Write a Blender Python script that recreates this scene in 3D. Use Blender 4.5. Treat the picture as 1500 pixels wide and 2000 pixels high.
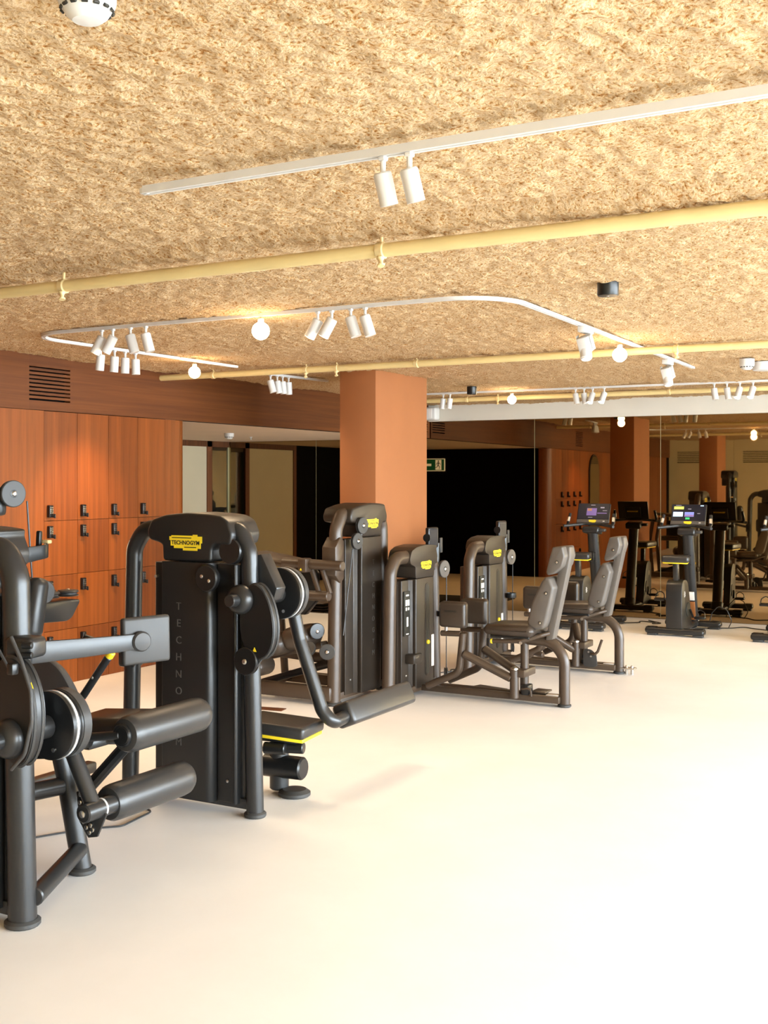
import bpy, bmesh, math, random
import numpy as np
from mathutils import Vector, Matrix, Euler

for o in list(bpy.data.objects):
    bpy.data.objects.remove(o, do_unlink=True)
scene = bpy.context.scene
col = scene.collection
R = math.radians
PI = math.pi

# ------------------------------------------------------------------ camera
cam_d = bpy.data.cameras.new('camera')
cam = bpy.data.objects.new('camera', cam_d)
col.objects.link(cam)
cam.location = (0.0, 0.0, 1.60)
cam.rotation_euler = (R(90), 0, R(29.1))
cam_d.sensor_fit = 'VERTICAL'
cam_d.sensor_height = 36.0
cam_d.lens = 36.0 * 2230 / 2000
cam_d.shift_y = -61.0 / 2000
cam_d.clip_start = 0.05
scene.camera = cam

# ------------------------------------------------------------------ world, daylight, exposure
world = bpy.data.worlds.new('overcast_sky')
scene.world = world
world.use_nodes = True
bg = world.node_tree.nodes['Background']
bg.inputs['Color'].default_value = (0.80, 0.905, 1.0, 1)
bg.inputs['Strength'].default_value = 38.0

def area(name, loc, rot, sx, sy, power, color, portal=False):
    d = bpy.data.lights.new(name, 'AREA')
    d.shape = 'RECTANGLE'; d.size = sx; d.size_y = sy
    d.energy = power; d.color = color
    if portal: d.cycles.is_portal = True
    o = bpy.data.objects.new(name, d); col.objects.link(o)
    o.location = loc; o.rotation_euler = rot
    return o
# overcast daylight coming in through the shop windows on the right; the portal only guides sampling
area('window_portal', (4.58, 5.4, 1.25), (0, R(90), 0), 2.40, 12.6, 1, (1, 1, 1), portal=True)
scene.view_settings.view_transform = 'Standard'
scene.view_settings.look = 'None'
scene.view_settings.gamma = 1.0
scene.view_settings.use_curve_mapping = False
scene.view_settings.exposure = 0.10

# ------------------------------------------------------------------ materials
def new_mat(name):
    m = bpy.data.materials.new(name); m.use_nodes = True
    nt = m.node_tree
    return m, nt, nt.nodes['Principled BSDF']

def mat(name, base, rough=0.5, metal=0.0, var=0.0, scale=8.0, bump=0.0, bscale=200.0, coat=0.0, emit=None, estr=0.0, spec=None):
    m, nt, b = new_mat(name)
    b.inputs['Base Color'].default_value = (*base, 1)
    b.inputs['Roughness'].default_value = rough
    b.inputs['Metallic'].default_value = metal
    if coat: b.inputs['Coat Weight'].default_value = coat
    if spec is not None: b.inputs['Specular IOR Level'].default_value = spec
    tc = nt.nodes.new('ShaderNodeTexCoord')
    if var:
        n = nt.nodes.new('ShaderNodeTexNoise'); n.inputs['Scale'].default_value = scale; n.inputs['Detail'].default_value = 4
        nt.links.new(tc.outputs['Object'], n.inputs['Vector'])
        r = nt.nodes.new('ShaderNodeValToRGB')
        r.color_ramp.elements[0].color = (*[c * (1 - var) for c in base], 1)
        r.color_ramp.elements[1].color = (*[min(1, c * (1 + var)) for c in base], 1)
        r.color_ramp.elements[0].position = 0.3; r.color_ramp.elements[1].position = 0.7
        nt.links.new(n.outputs['Fac'], r.inputs['Fac'])
        nt.links.new(r.outputs['Color'], b.inputs['Base Color'])
    if bump:
        n2 = nt.nodes.new('ShaderNodeTexNoise'); n2.inputs['Scale'].default_value = bscale; n2.inputs['Detail'].default_value = 2
        nt.links.new(tc.outputs['Object'], n2.inputs['Vector'])
        bp = nt.nodes.new('ShaderNodeBump'); bp.inputs['Strength'].default_value = bump; bp.inputs['Distance'].default_value = 0.002
        nt.links.new(n2.outputs['Fac'], bp.inputs['Height'])
        nt.links.new(bp.outputs['Normal'], b.inputs['Normal'])
    if emit:
        b.inputs['Emission Color'].default_value = (*emit, 1)
        b.inputs['Emission Strength'].default_value = estr
    return m

def wood(name, dark, light, axis, rough=0.5, stretch=30.0):
    m, nt, b = new_mat(name)
    tc = nt.nodes.new('ShaderNodeTexCoord')
    mp = nt.nodes.new('ShaderNodeMapping')
    sc = [stretch, stretch, stretch]; sc[axis] = 0.7
    mp.inputs['Scale'].default_value = sc
    nt.links.new(tc.outputs['Object'], mp.inputs['Vector'])
    n = nt.nodes.new('ShaderNodeTexNoise'); n.inputs['Scale'].default_value = 1.0
    n.inputs['Detail'].default_value = 6; n.inputs['Roughness'].default_value = 0.65; n.inputs['Distortion'].default_value = 0.4
    nt.links.new(mp.outputs['Vector'], n.inputs['Vector'])
    oi = nt.nodes.new('ShaderNodeObjectInfo')
    ad = nt.nodes.new('ShaderNodeMath'); ad.operation = 'MULTIPLY_ADD'
    ad.inputs[1].default_value = 0.22; ad.inputs[2].default_value = -0.11
    nt.links.new(oi.outputs['Random'], ad.inputs[0])
    sm = nt.nodes.new('ShaderNodeMath'); sm.operation = 'ADD'
    nt.links.new(n.outputs['Fac'], sm.inputs[0]); nt.links.new(ad.outputs[0], sm.inputs[1])
    r = nt.nodes.new('ShaderNodeValToRGB')
    r.color_ramp.elements[0].color = (*dark, 1); r.color_ramp.elements[0].position = 0.28
    r.color_ramp.elements[1].color = (*light, 1); r.color_ramp.elements[1].position = 0.72
    nt.links.new(sm.outputs[0], r.inputs['Fac'])
    nt.links.new(r.outputs['Color'], b.inputs['Base Color'])
    b.inputs['Roughness'].default_value = rough; b.inputs['Specular IOR Level'].default_value = 0.3
    bp = nt.nodes.new('ShaderNodeBump'); bp.inputs['Strength'].default_value = 0.15; bp.inputs['Distance'].default_value = 0.001
    nt.links.new(n.outputs['Fac'], bp.inputs['Height']); nt.links.new(bp.outputs['Normal'], b.inputs['Normal'])
    return m

M = {}
M['frame'] = mat('satin_anthracite_paint', (0.017, 0.0165, 0.016), 0.33, var=0.08, bump=0.08, bscale=500)
M['shell'] = mat('matt_dark_shell', (0.011, 0.0105, 0.010), 0.38, var=0.06, bump=0.06, bscale=600)
M['black'] = mat('black_plastic', (0.007, 0.007, 0.007), 0.35, var=0.1)
M['pad'] = mat('dark_upholstery', (0.024, 0.0225, 0.021), 0.36, var=0.06, bump=0.12, bscale=350)
M['lit_frame'] = mat('brown_lit_frame', (0.056, 0.035, 0.021), 0.38, var=0.08, bump=0.08, bscale=500)  # lit copies of frame, shell and pad: stronger light painted in as brown
M['lit_shell'] = mat('brown_lit_shell', (0.026, 0.018, 0.012), 0.42, var=0.06, bump=0.06, bscale=600)
M['lit_pad'] = mat('brown_lit_upholstery', (0.042, 0.029, 0.020), 0.36, var=0.06, bump=0.12, bscale=350)
M['taupe'] = mat('taupe_pad_cover', (0.098, 0.082, 0.068), 0.45, var=0.05, bump=0.08, bscale=400)
M['disc'] = mat('grey_pulley_cover', (0.040, 0.037, 0.034), 0.45, var=0.06, spec=0.35)
M['steel'] = mat('brushed_steel', (0.62, 0.60, 0.57), 0.28, metal=1.0, var=0.08, scale=40)
M['silver'] = mat('silver_ring', (0.80, 0.80, 0.80), 0.22, metal=0.6, var=0.03)
M['yellow'] = mat('yellow_enamel', (0.85, 0.62, 0.02), 0.40, var=0.05)
M['ink'] = mat('black_print', (0.02, 0.018, 0.012), 0.5, var=0.1)
M['relief'] = mat('embossed_letter', (0.085, 0.078, 0.070), 0.32, var=0.05)
M['rubber'] = mat('rubber_foot', (0.035, 0.033, 0.030), 0.6, var=0.1)
M['cable'] = mat('steel_cable_black', (0.03, 0.03, 0.03), 0.4, var=0.1)
M['white'] = mat('white_lacquer', (0.66, 0.645, 0.615), 0.4, var=0.02)
M['whitewall'] = mat('white_paint', (0.64, 0.59, 0.50), 0.7, var=0.03, scale=2, bump=0.05, bscale=90)
M['creampanel'] = mat('cream_corridor_panel', (0.50, 0.43, 0.29), 0.7, var=0.03, scale=2)
M['corrceil'] = mat('warm_lit_corridor_ceiling', (0.78, 0.62, 0.48), 0.8, var=0.03, scale=2)  # white ceiling coloured warmer, the warm lamp light is painted in
M['pipe'] = mat('cream_yellow_pipe', (0.74, 0.58, 0.27), 0.38, var=0.06, scale=5)
M['fitting'] = mat('cream_fitting', (0.66, 0.50, 0.24), 0.5, var=0.1, scale=30)
M['terracotta'] = mat('terracotta_column_paint', (0.33, 0.116, 0.034), 0.78, var=0.04, scale=3, bump=0.08, bscale=120)
M['wood'] = wood('locker_veneer', (0.125, 0.030, 0.004), (0.235, 0.061, 0.009), 2, 0.42)
M['woodh'] = wood('fascia_veneer', (0.078, 0.021, 0.0035), (0.140, 0.041, 0.0070), 1, 0.62)
M['frame_wood'] = wood('door_frame_wood', (0.075, 0.026, 0.010), (0.16, 0.055, 0.02), 2, 0.5)
M['backing_shade'] = mat('black_backing_and_shade', (0.0025, 0.0018, 0.0014), 0.85, var=0.1, spec=0.08)  # shade of the unlit corridor walls painted black; also hidden backing
M['cream'] = mat('cream_wall_panel', (0.55, 0.43, 0.23), 0.65, var=0.04, scale=2)
M['mirror'] = mat('bronze_mirror', (0.36, 0.25, 0.128), 0.015, metal=1.0, var=0.01, scale=1)
M['edge'] = mat('mirror_edge', (0.42, 0.40, 0.24), 0.3, metal=0.4, var=0.05)
M['glass'] = mat('dark_door_glass', (0.012, 0.012, 0.009), 0.02, coat=1.0, var=0.05, spec=1.0)
M['mat'] = mat('black_entrance_mat', (0.008, 0.006, 0.005), 0.9, var=0.2, bump=0.5, bscale=300)
M['globe'] = mat('opal_globe_lit', (1, 0.9, 0.75), 0.3, emit=(1.0, 0.80, 0.52), estr=26.0, var=0.01)
M['lamp'] = mat('lit_lens', (1, 0.9, 0.75), 0.3, emit=(1.0, 0.82, 0.58), estr=22.0, var=0.01)
M['lens'] = mat('unlit_lens', (0.75, 0.70, 0.64), 0.2, var=0.02)
M['screen'] = mat('display_glass', (0.008, 0.008, 0.011), 0.30, var=0.1, spec=0.25, emit=(0.10, 0.085, 0.12), estr=0.10)
M['orange'] = mat('painted_reflection', (0.42, 0.16, 0.05), 0.35, metal=0.5, var=0.06)  # orange imitates the lit floor reflected low on the bike column
M['green'] = mat('sign_green', (0.01, 0.10, 0.04), 0.4, var=0.03, emit=(0.01, 0.12, 0.045), estr=0.6)
M['signwhite'] = mat('sign_white', (0.9, 0.9, 0.85), 0.4, var=0.01, emit=(0.95, 0.95, 0.85), estr=1.0)
M['pavement'] = mat('pavement_outside', (0.42, 0.41, 0.39), 0.8, var=0.1, bump=0.3, bscale=40)
def emat(name, c, s=0.8): return mat(name, c, 0.3, emit=c, estr=s, var=0.02)
M['e_yellow'] = emat('screen_yellow', (0.55, 0.55, 0.10)); M['e_blue'] = emat('screen_sky_blue', (0.45, 0.60, 0.85))
M['e_green'] = emat('screen_green', (0.03, 0.40, 0.12)); M['e_violet'] = emat('screen_violet', (0.13, 0.08, 0.24), 0.5)
M['e_orange'] = emat('screen_orange', (0.45, 0.20, 0.06), 0.5); M['e_grey'] = emat('screen_grey', (0.25, 0.22, 0.26), 0.5)
M['e_dusk'] = emat('screen_dusk', (0.18, 0.20, 0.50), 0.7); M['e_red'] = emat('screen_red', (0.5, 0.12, 0.10), 0.6)

def pane_material():
    m = bpy.data.materials.new('clear_window_glass'); m.use_nodes = True; nt = m.node_tree
    nt.nodes.remove(nt.nodes['Principled BSDF'])
    tr = nt.nodes.new('ShaderNodeBsdfTransparent'); tr.inputs['Color'].default_value = (.96, .97, .97, 1)
    gl = nt.nodes.new('ShaderNodeBsdfGlossy'); gl.inputs['Roughness'].default_value = 0.02
    mx = nt.nodes.new('ShaderNodeMixShader'); mx.inputs['Fac'].default_value = 0.05
    nt.links.new(tr.outputs[0], mx.inputs[1]); nt.links.new(gl.outputs[0], mx.inputs[2])
    nt.links.new(mx.outputs[0], nt.nodes['Material Output'].inputs['Surface'])
    return m
M['pane'] = pane_material()
def floor_material():
    m, nt, b = new_mat('polished_cement')
    tc = nt.nodes.new('ShaderNodeTexCoord')
    n = nt.nodes.new('ShaderNodeTexNoise'); n.inputs['Scale'].default_value = 0.9; n.inputs['Detail'].default_value = 8; n.inputs['Roughness'].default_value = 0.6
    nt.links.new(tc.outputs['Object'], n.inputs['Vector'])
    r = nt.nodes.new('ShaderNodeValToRGB')
    r.color_ramp.elements[0].color = (0.78, 0.765, 0.745, 1); r.color_ramp.elements[0].position = 0.3
    r.color_ramp.elements[1].color = (0.86, 0.85, 0.835, 1); r.color_ramp.elements[1].position = 0.7
    nt.links.new(n.outputs['Fac'], r.inputs['Fac']); nt.links.new(r.outputs['Color'], b.inputs['Base Color'])
    n2 = nt.nodes.new('ShaderNodeTexNoise'); n2.inputs['Scale'].default_value = 3.0; n2.inputs['Detail'].default_value = 6
    nt.links.new(tc.outputs['Object'], n2.inputs['Vector'])
    mr = nt.nodes.new('ShaderNodeMapRange'); mr.inputs['To Min'].default_value = 0.38; mr.inputs['To Max'].default_value = 0.6
    nt.links.new(n2.outputs['Fac'], mr.inputs['Value']); nt.links.new(mr.outputs['Result'], b.inputs['Roughness'])
    bp = nt.nodes.new('ShaderNodeBump'); bp.inputs['Strength'].default_value = 0.05; bp.inputs['Distance'].default_value = 0.003
    nt.links.new(n2.outputs['Fac'], bp.inputs['Height']); nt.links.new(bp.outputs['Normal'], b.inputs['Normal'])
    return m
M['floor'] = floor_material()

def foam_material():
    m, nt, b = new_mat('sprayed_cork_foam')
    tc = nt.nodes.new('ShaderNodeTexCoord')
    v = nt.nodes.new('ShaderNodeTexNoise'); v.inputs['Scale'].default_value = 84; v.inputs['Detail'].default_value = 3; v.inputs['Roughness'].default_value = 0.55; v.inputs['Distortion'].default_value = 0.15
    nt.links.new(tc.outputs['Object'], v.inputs['Vector'])
    big = nt.nodes.new('ShaderNodeTexNoise'); big.inputs['Scale'].default_value = 4.5; big.inputs['Detail'].default_value = 3
    nt.links.new(tc.outputs['Object'], big.inputs['Vector'])
    ma = nt.nodes.new('ShaderNodeMath'); ma.operation = 'MULTIPLY_ADD'; ma.inputs[1].default_value = 0.10; ma.inputs[2].default_value = -0.05
    nt.links.new(big.outputs['Fac'], ma.inputs[0])
    ad = nt.nodes.new('ShaderNodeMath'); ad.operation = 'ADD'
    nt.links.new(v.outputs['Fac'], ad.inputs[0]); nt.links.new(ma.outputs[0], ad.inputs[1])
    r = nt.nodes.new('ShaderNodeValToRGB')
    e = r.color_ramp.elements
    e[0].position = 0.33; e[0].color = (0.33, 0.140, 0.036, 1)  # brown pits: the foam's own speckle plus crevice shade painted in
    e[1].position = 0.56; e[1].color = (0.60, 0.428, 0.255, 1)
    k = e.new(0.42); k.color = (0.52, 0.330, 0.155, 1)
    nt.links.new(ad.outputs[0], r.inputs['Fac']); nt.links.new(r.outputs['Color'], b.inputs['Base Color'])
    b.inputs['Roughness'].default_value = 0.95
    b.inputs['Specular IOR Level'].default_value = 0.1
    bp = nt.nodes.new('ShaderNodeBump'); bp.inputs['Strength'].default_value = 0.85; bp.inputs['Distance'].default_value = 0.010
    nt.links.new(v.outputs['Fac'], bp.inputs['Height']); nt.links.new(bp.outputs['Normal'], b.inputs['Normal'])
    return m
M['foam'] = foam_material()

# ------------------------------------------------------------------ mesh toolkit
origin = {}
class G:
    """collects shapes (world coordinates) and links them as ONE mesh object"""
    def __init__(s): s.v = []; s.f = []; s.mi = []; s.cur = 0
    def add(s, vs, fs):
        b = len(s.v); s.v += [tuple(p) for p in vs]; s.f += [tuple(i + b for i in f) for f in fs]; s.mi += [s.cur] * len(fs); return s
    def slot(s, k): s.cur = k; return s
    def rings(s, rings, closed=False, cap=True):
        n = len(rings[0]); vs = [p for r in rings for p in r]; fs = []
        for i in range(len(rings) - 1):
            for j in range(n):
                k = (j + 1) % n
                fs.append((i * n + j, i * n + k, (i + 1) * n + k, (i + 1) * n + j))
        if cap:
            fs.append(tuple(reversed(range(n)))); fs.append(tuple((len(rings) - 1) * n + j for j in range(n)))
        return s.add(vs, fs)
    def tube(s, pts, r, seg=14, bend=0.0, ry=None, up=None, bs=6, r1=None, soft=0.15):
        """round or oval tube along a polyline; corners rounded with radius bend; up = direction of the ry axis"""
        pts = [Vector(p) for p in pts]; path = [pts[0]]
        for i in range(1, len(pts) - 1):
            a, p, c = pts[i - 1], pts[i], pts[i + 1]
            d0 = (a - p).normalized(); d1 = (c - p).normalized()
            ang = d0.angle(d1)
            if bend <= 0 or ang > PI - 0.02: path.append(p); continue
            t = min(bend / math.tan(ang / 2), (a - p).length * 0.49, (c - p).length * 0.49)
            rr = t * math.tan(ang / 2); bis = (d0 + d1).normalized(); cen = p + bis * (rr / math.sin(ang / 2))
            p0 = p + d0 * t; p1 = p + d1 * t
            u0 = p0 - cen; u1 = p1 - cen; tot = u0.angle(u1); ax = u0.cross(u1).normalized()
            for k in range(bs + 1): path.append(cen + Matrix.Rotation(tot * k / bs, 3, ax) @ u0)
        path.append(pts[-1])
        ry = r if ry is None else ry
        n = len(path); tang = []
        for i in range(n):
            t = (path[min(i + 1, n - 1)] - path[max(i - 1, 0)]); tang.append(t.normalized())
        upv = Vector(up) if up is not None else (Vector((0, 0, 1)) if abs(tang[0].z) < 0.9 else Vector((1, 0, 0)))
        L = [0.0]
        for i in range(1, n): L.append(L[-1] + (path[i] - path[i - 1]).length)
        rings = []; nv = None
        def ring(c, side, nrm, a, b): return [c + side * (a * math.cos(2 * PI * j / seg)) + nrm * (b * math.sin(2 * PI * j / seg)) for j in range(seg)]
        for i in range(n):
            t = tang[i]
            if nv is None or up is not None: nv = upv
            nv = (nv - t * nv.dot(t))
            if nv.length < 1e-5: nv = t.orthogonal()
            nv.normalize(); side = t.cross(nv).normalized()
            q = L[i] / L[-1]; k = 1.0 if r1 is None else 1 + (r1 / r - 1) * q
            if i == 0 and soft: rings.append(ring(path[i], side, nv, r * k * (1 - soft), ry * k * (1 - soft))); rings.append(ring(path[i] + t * r * soft, side, nv, r * k, ry * k))
            elif i == n - 1 and soft: rings.append(ring(path[i] - t * r * soft, side, nv, r * k, ry * k)); rings.append(ring(path[i], side, nv, r * k * (1 - soft), ry * k * (1 - soft)))
            else: rings.append(ring(path[i], side, nv, r * k, ry * k))
        return s.rings(rings)
    def lathe(s, p0, axis, prof, seg=24, ell=(1, 1), up=None):
        """prof = [(radius, height along axis)]"""
        p0 = Vector(p0); t = Vector(axis).normalized()
        u = Vector(up) if up is not None else (Vector((0, 0, 1)) if abs(t.z) < 0.9 else Vector((1, 0, 0)))
        u = (u - t * u.dot(t)).normalized(); w = t.cross(u)
        return s.rings([[p0 + t * h + w * (ell[0] * r * math.cos(2 * PI * j / seg)) + u * (ell[1] * r * math.sin(2 * PI * j / seg)) for j in range(seg)] for r, h in prof])
    def cyl(s, p0, p1, r, seg=20, c=0.0):
        p0 = Vector(p0); p1 = Vector(p1); h = (p1 - p0).length
        c = c or min(r, h) * 0.12
        return s.lathe(p0, p1 - p0, [(r - c, 0), (r, c), (r, h - c), (r - c, h)], seg)
    def rbox(s, c, size, r=0.01, rot=(0, 0, 0), k=2, fn=None):
        hx, hy, hz = [d / 2 for d in size]; r = min(r, hx * .99, hy * .99, hz * .99)
        m = Euler(rot).to_matrix(); c = Vector(c); rings = []
        for hs in (-1, 1):
            for i in range(k + 1):
                la = (-90 + 90 * i / k) if hs < 0 else (90 * i / k)
                cl, sl = math.cos(R(la)), math.sin(R(la)); ring = []
                for q in range(4):
                    for j in range(k + 1):
                        lo = R(90 * q + 90 * j / k)
                        sx = 1 if q in (0, 3) else -1; sy = 1 if q in (0, 1) else -1
                        p = Vector((sx * (hx - r) + r * cl * math.cos(lo), sy * (hy - r) + r * cl * math.sin(lo), hs * (hz - r) + r * sl))
                        if fn: p = Vector(fn(p))
                        ring.append(c + m @ p)
                rings.append(ring)
        return s.rings(rings)
    def box(s, lo, hi):
        x0, y0, z0 = lo; x1, y1, z1 = hi
        v = [(x0, y0, z0), (x1, y0, z0), (x1, y1, z0), (x0, y1, z0), (x0, y0, z1), (x1, y0, z1), (x1, y1, z1), (x0, y1, z1)]
        return s.add(v, [(3, 2, 1, 0), (4, 5, 6, 7), (0, 1, 5, 4), (1, 2, 6, 5), (2, 3, 7, 6), (3, 0, 4, 7)])
    def prism(s, poly, lo, hi, axis):
        """poly 2-D points; axis x: (y,z), y: (x,z), z: (x,y)"""
        def P(a, b, h): return {'x': (h, a, b), 'y': (a, h, b), 'z': (a, b, h)}[axis]
        n = len(poly); v = [P(a, b, lo) for a, b in poly] + [P(a, b, hi) for a, b in poly]
        f = [tuple(reversed(range(n))), tuple(range(n, 2 * n))] + [(i, (i + 1) % n, n + (i + 1) % n, n + i) for i in range(n)]
        return s.add(v, f)
    def make(s, name, m, parent=None, bevel=0.0, smooth=32, mats=None, bseg=2):
        me = bpy.data.meshes.new(name)
        off = Vector(origin.get(parent, (0, 0, 0))) if parent else Vector((0, 0, 0))
        me.from_pydata([tuple(Vector(p) - off) for p in s.v], [], s.f)
        bm = bmesh.new(); bm.from_mesh(me)
        if mats:
            bm.faces.ensure_lookup_table()
            for fc, k in zip(bm.faces, s.mi): fc.material_index = k
        bmesh.ops.remove_doubles(bm, verts=bm.verts, dist=1e-5)
        bmesh.ops.recalc_face_normals(bm, faces=bm.faces)
        if bevel:
            ed = [e for e in bm.edges if len(e.link_faces) == 2 and e.calc_face_angle(0) > R(28)]
            bmesh.ops.bevel(bm, geom=ed, offset=bevel, segments=bseg, affect='EDGES', profile=0.5, clamp_overlap=True)
        bm.to_mesh(me); bm.free()
        if smooth:
            me.shade_smooth(); me.set_sharp_from_angle(angle=R(smooth))
        for x in ([m] + (mats or [])): me.materials.append(M[x])
        o = bpy.data.objects.new(name, me); col.objects.link(o)
        if parent: o.parent = parent; origin[o] = tuple(off)
        else: origin[o] = (0, 0, 0)
        return o

def tag(o, label, cat, group=None, kind=None):
    if label: o['label'] = label
    if cat: o['category'] = cat
    if group: o['group'] = group
    if kind: o['kind'] = kind
    return o
def thing(name, loc, label, cat, group=None):
    o = bpy.data.objects.new(name, None); col.objects.link(o); o.location = loc
    o.empty_display_size = 0.1; origin[o] = tuple(loc)
    return tag(o, label, cat, group)
def struct(o): o['kind'] = 'structure'; return o
def copy_tree(o, delta, parent=None):
    c = o.copy(); col.objects.link(c)
    if parent is None: c.location = Vector(o.location) + Vector(delta)
    else: c.parent = parent
    for ch in o.children: copy_tree(ch, delta, c)
    return c

def text_mesh(name, txt, size, m, parent, loc, xdir, ydir, extrude=0.0006, align='CENTER', bold=0.0, spacing=1.0):
    """flat lettering; loc = middle of the base line, xdir = writing direction, ydir = up"""
    cu = bpy.data.curves.new(name, 'FONT'); cu.body = txt; cu.size = size; cu.extrude = extrude; cu.offset = bold
    cu.align_x = align; cu.space_character = spacing; cu.resolution_u = 3
    t = bpy.data.objects.new('tmp', cu); col.objects.link(t)
    dg = bpy.context.evaluated_depsgraph_get()
    me = bpy.data.meshes.new_from_object(t.evaluated_get(dg))
    bpy.data.objects.remove(t, do_unlink=True)
    x = Vector(xdir).normalized(); y = Vector(ydir).normalized(); z = x.cross(y)
    off = Vector(origin.get(parent, (0, 0, 0)))
    mx = Matrix(((x.x, y.x, z.x, loc[0] - off.x), (x.y, y.y, z.y, loc[1] - off.y), (x.z, y.z, z.z, loc[2] - off.z), (0, 0, 0, 1)))
    me.transform(mx); me.name = name
    me.materials.clear(); me.materials.append(M[m])
    o = bpy.data.objects.new(name, me); col.objects.link(o); o.parent = parent; origin[o] = tuple(off)
    return o

LOGO = [(-.50, .12), (-.50, .34), (-.44, .34), (-.44, .40), (.22, .40), (.22, .46), (.36, .46), (.36, .36), (.50, .36), (.50, -.02), (.46, -.02), (.46, -.34), (.36, -.34), (.36, -.46), (-.08, -.46), (-.08, -.34), (-.36, -.34), (-.36, -.20), (-.46, -.20), (-.46, .12)]
def logo(parent, c, w, xdir, face, lettered=True):
    """yellow maker's plate with its name; face = outward normal"""
    x = Vector(xdir).normalized(); n = Vector(face).normalized(); up = n.cross(x); c = Vector(c); hh = w * 0.42
    g = G(); k = len(LOGO)
    vs = [c + x * (a * w) + up * (b * hh) - n * .001 for a, b in LOGO] + [c + x * (a * w) + up * (b * hh) + n * .0015 for a, b in LOGO]
    g.add(vs, [tuple(reversed(range(k))), tuple(range(k, 2 * k))] + [(i, (i + 1) % k, k + (i + 1) % k, k + i) for i in range(k)])
    p = g.make('maker_plate', 'yellow', parent, smooth=0)
    p['label'] = 'yellow maker plate with black lettering'
    if lettered:
        b = c + n * .0018 - up * (w * 0.050)
        text_mesh('lettering', 'TECHNOGYM', w * 0.138, 'ink', p, b, x, up, 0.0003, bold=w * 0.004)
        g = G()
        for (u0, u1, vv) in ((-.42, .18, .24), (-.04, .33, -.30)):
            q = [c + x * (u0 * w) + up * (vv * hh) + n * .0017, c + x * (u1 * w) + up * (vv * hh) + n * .0017,
                 c + x * (u1 * w) + up * ((vv + .05) * hh) + n * .0017, c + x * (u0 * w) + up * ((vv + .05) * hh) + n * .0017]
            g.add(q + [a + n * .0006 for a in q], [(0, 1, 2, 3), (4, 5, 6, 7), (0, 1, 5, 4), (1, 2, 6, 5), (2, 3, 7, 6), (3, 0, 4, 7)])
        g.make('print_line', 'ink', p, smooth=0)
    return p
def capsule_poly(cx, cz, hw, hh, n=8):
    pts = []
    for k in range(n + 1): a = PI * k / n; pts.append((cx + hw * math.cos(a), cz + hh - hw + hw * math.sin(a)))
    for k in range(n + 1): a = PI + PI * k / n; pts.append((cx + hw * math.cos(a), cz - hh + hw + hw * math.sin(a)))
    return pts
def pulley(parent, c, axis, r, th=0.028, m='disc', name='pulley', seg=28):
    """pulley with domed cover and steel bolt; c = middle of the visible face"""
    a = Vector(axis).normalized(); c = Vector(c)
    p = G().lathe(c - a * th, a, [(r * .9, 0), (r * .97, .002), (r * .97, th * .3), (r * .86, th * .36), (r * .86, th * .6), (r, th * .66), (r, th * .86), (r * .93, th), (r * .3, th * 1.06)], seg).make(name, m, parent)
    G().lathe(c, a, [(r * .20, 0), (r * .20, .005), (r * .1, .009)], 12).make('bolt', 'steel', p)
    G().lathe(c - a * .001, a, [(r * .30, 0), (r * .30, .004), (r * .21, .005), (r * .2, .002)], 16).make('bolt_ring', 'black', p)
    return p
# ================================================================== the setting
LX, RX, NY, FY = -6.57, 4.60, -0.90, 13.10      # locker wall, window wall, wall behind the camera, mirror wall
CX = -9.70                                       # far side of the corridor
CZ = 2.555                                       # mean height of the sprayed ceiling
MA = 0.024                                       # the mirror wall stands very slightly out of square
def my(x): return FY + math.tan(MA) * (x + 3.2)

struct(tag(G().box((CX - .1, NY - .1, -.12), (RX + .1, FY + .35, 0)).make('floor', 'floor', smooth=0), 'pale polished cement floor of the gym', 'floor'))
struct(tag(G().box((RX + .1, -6, -.25), (RX + 14, 20, -.03)).make('pavement_outside', 'pavement', smooth=0), 'grey pavement beyond the shop windows', 'pavement'))

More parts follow.
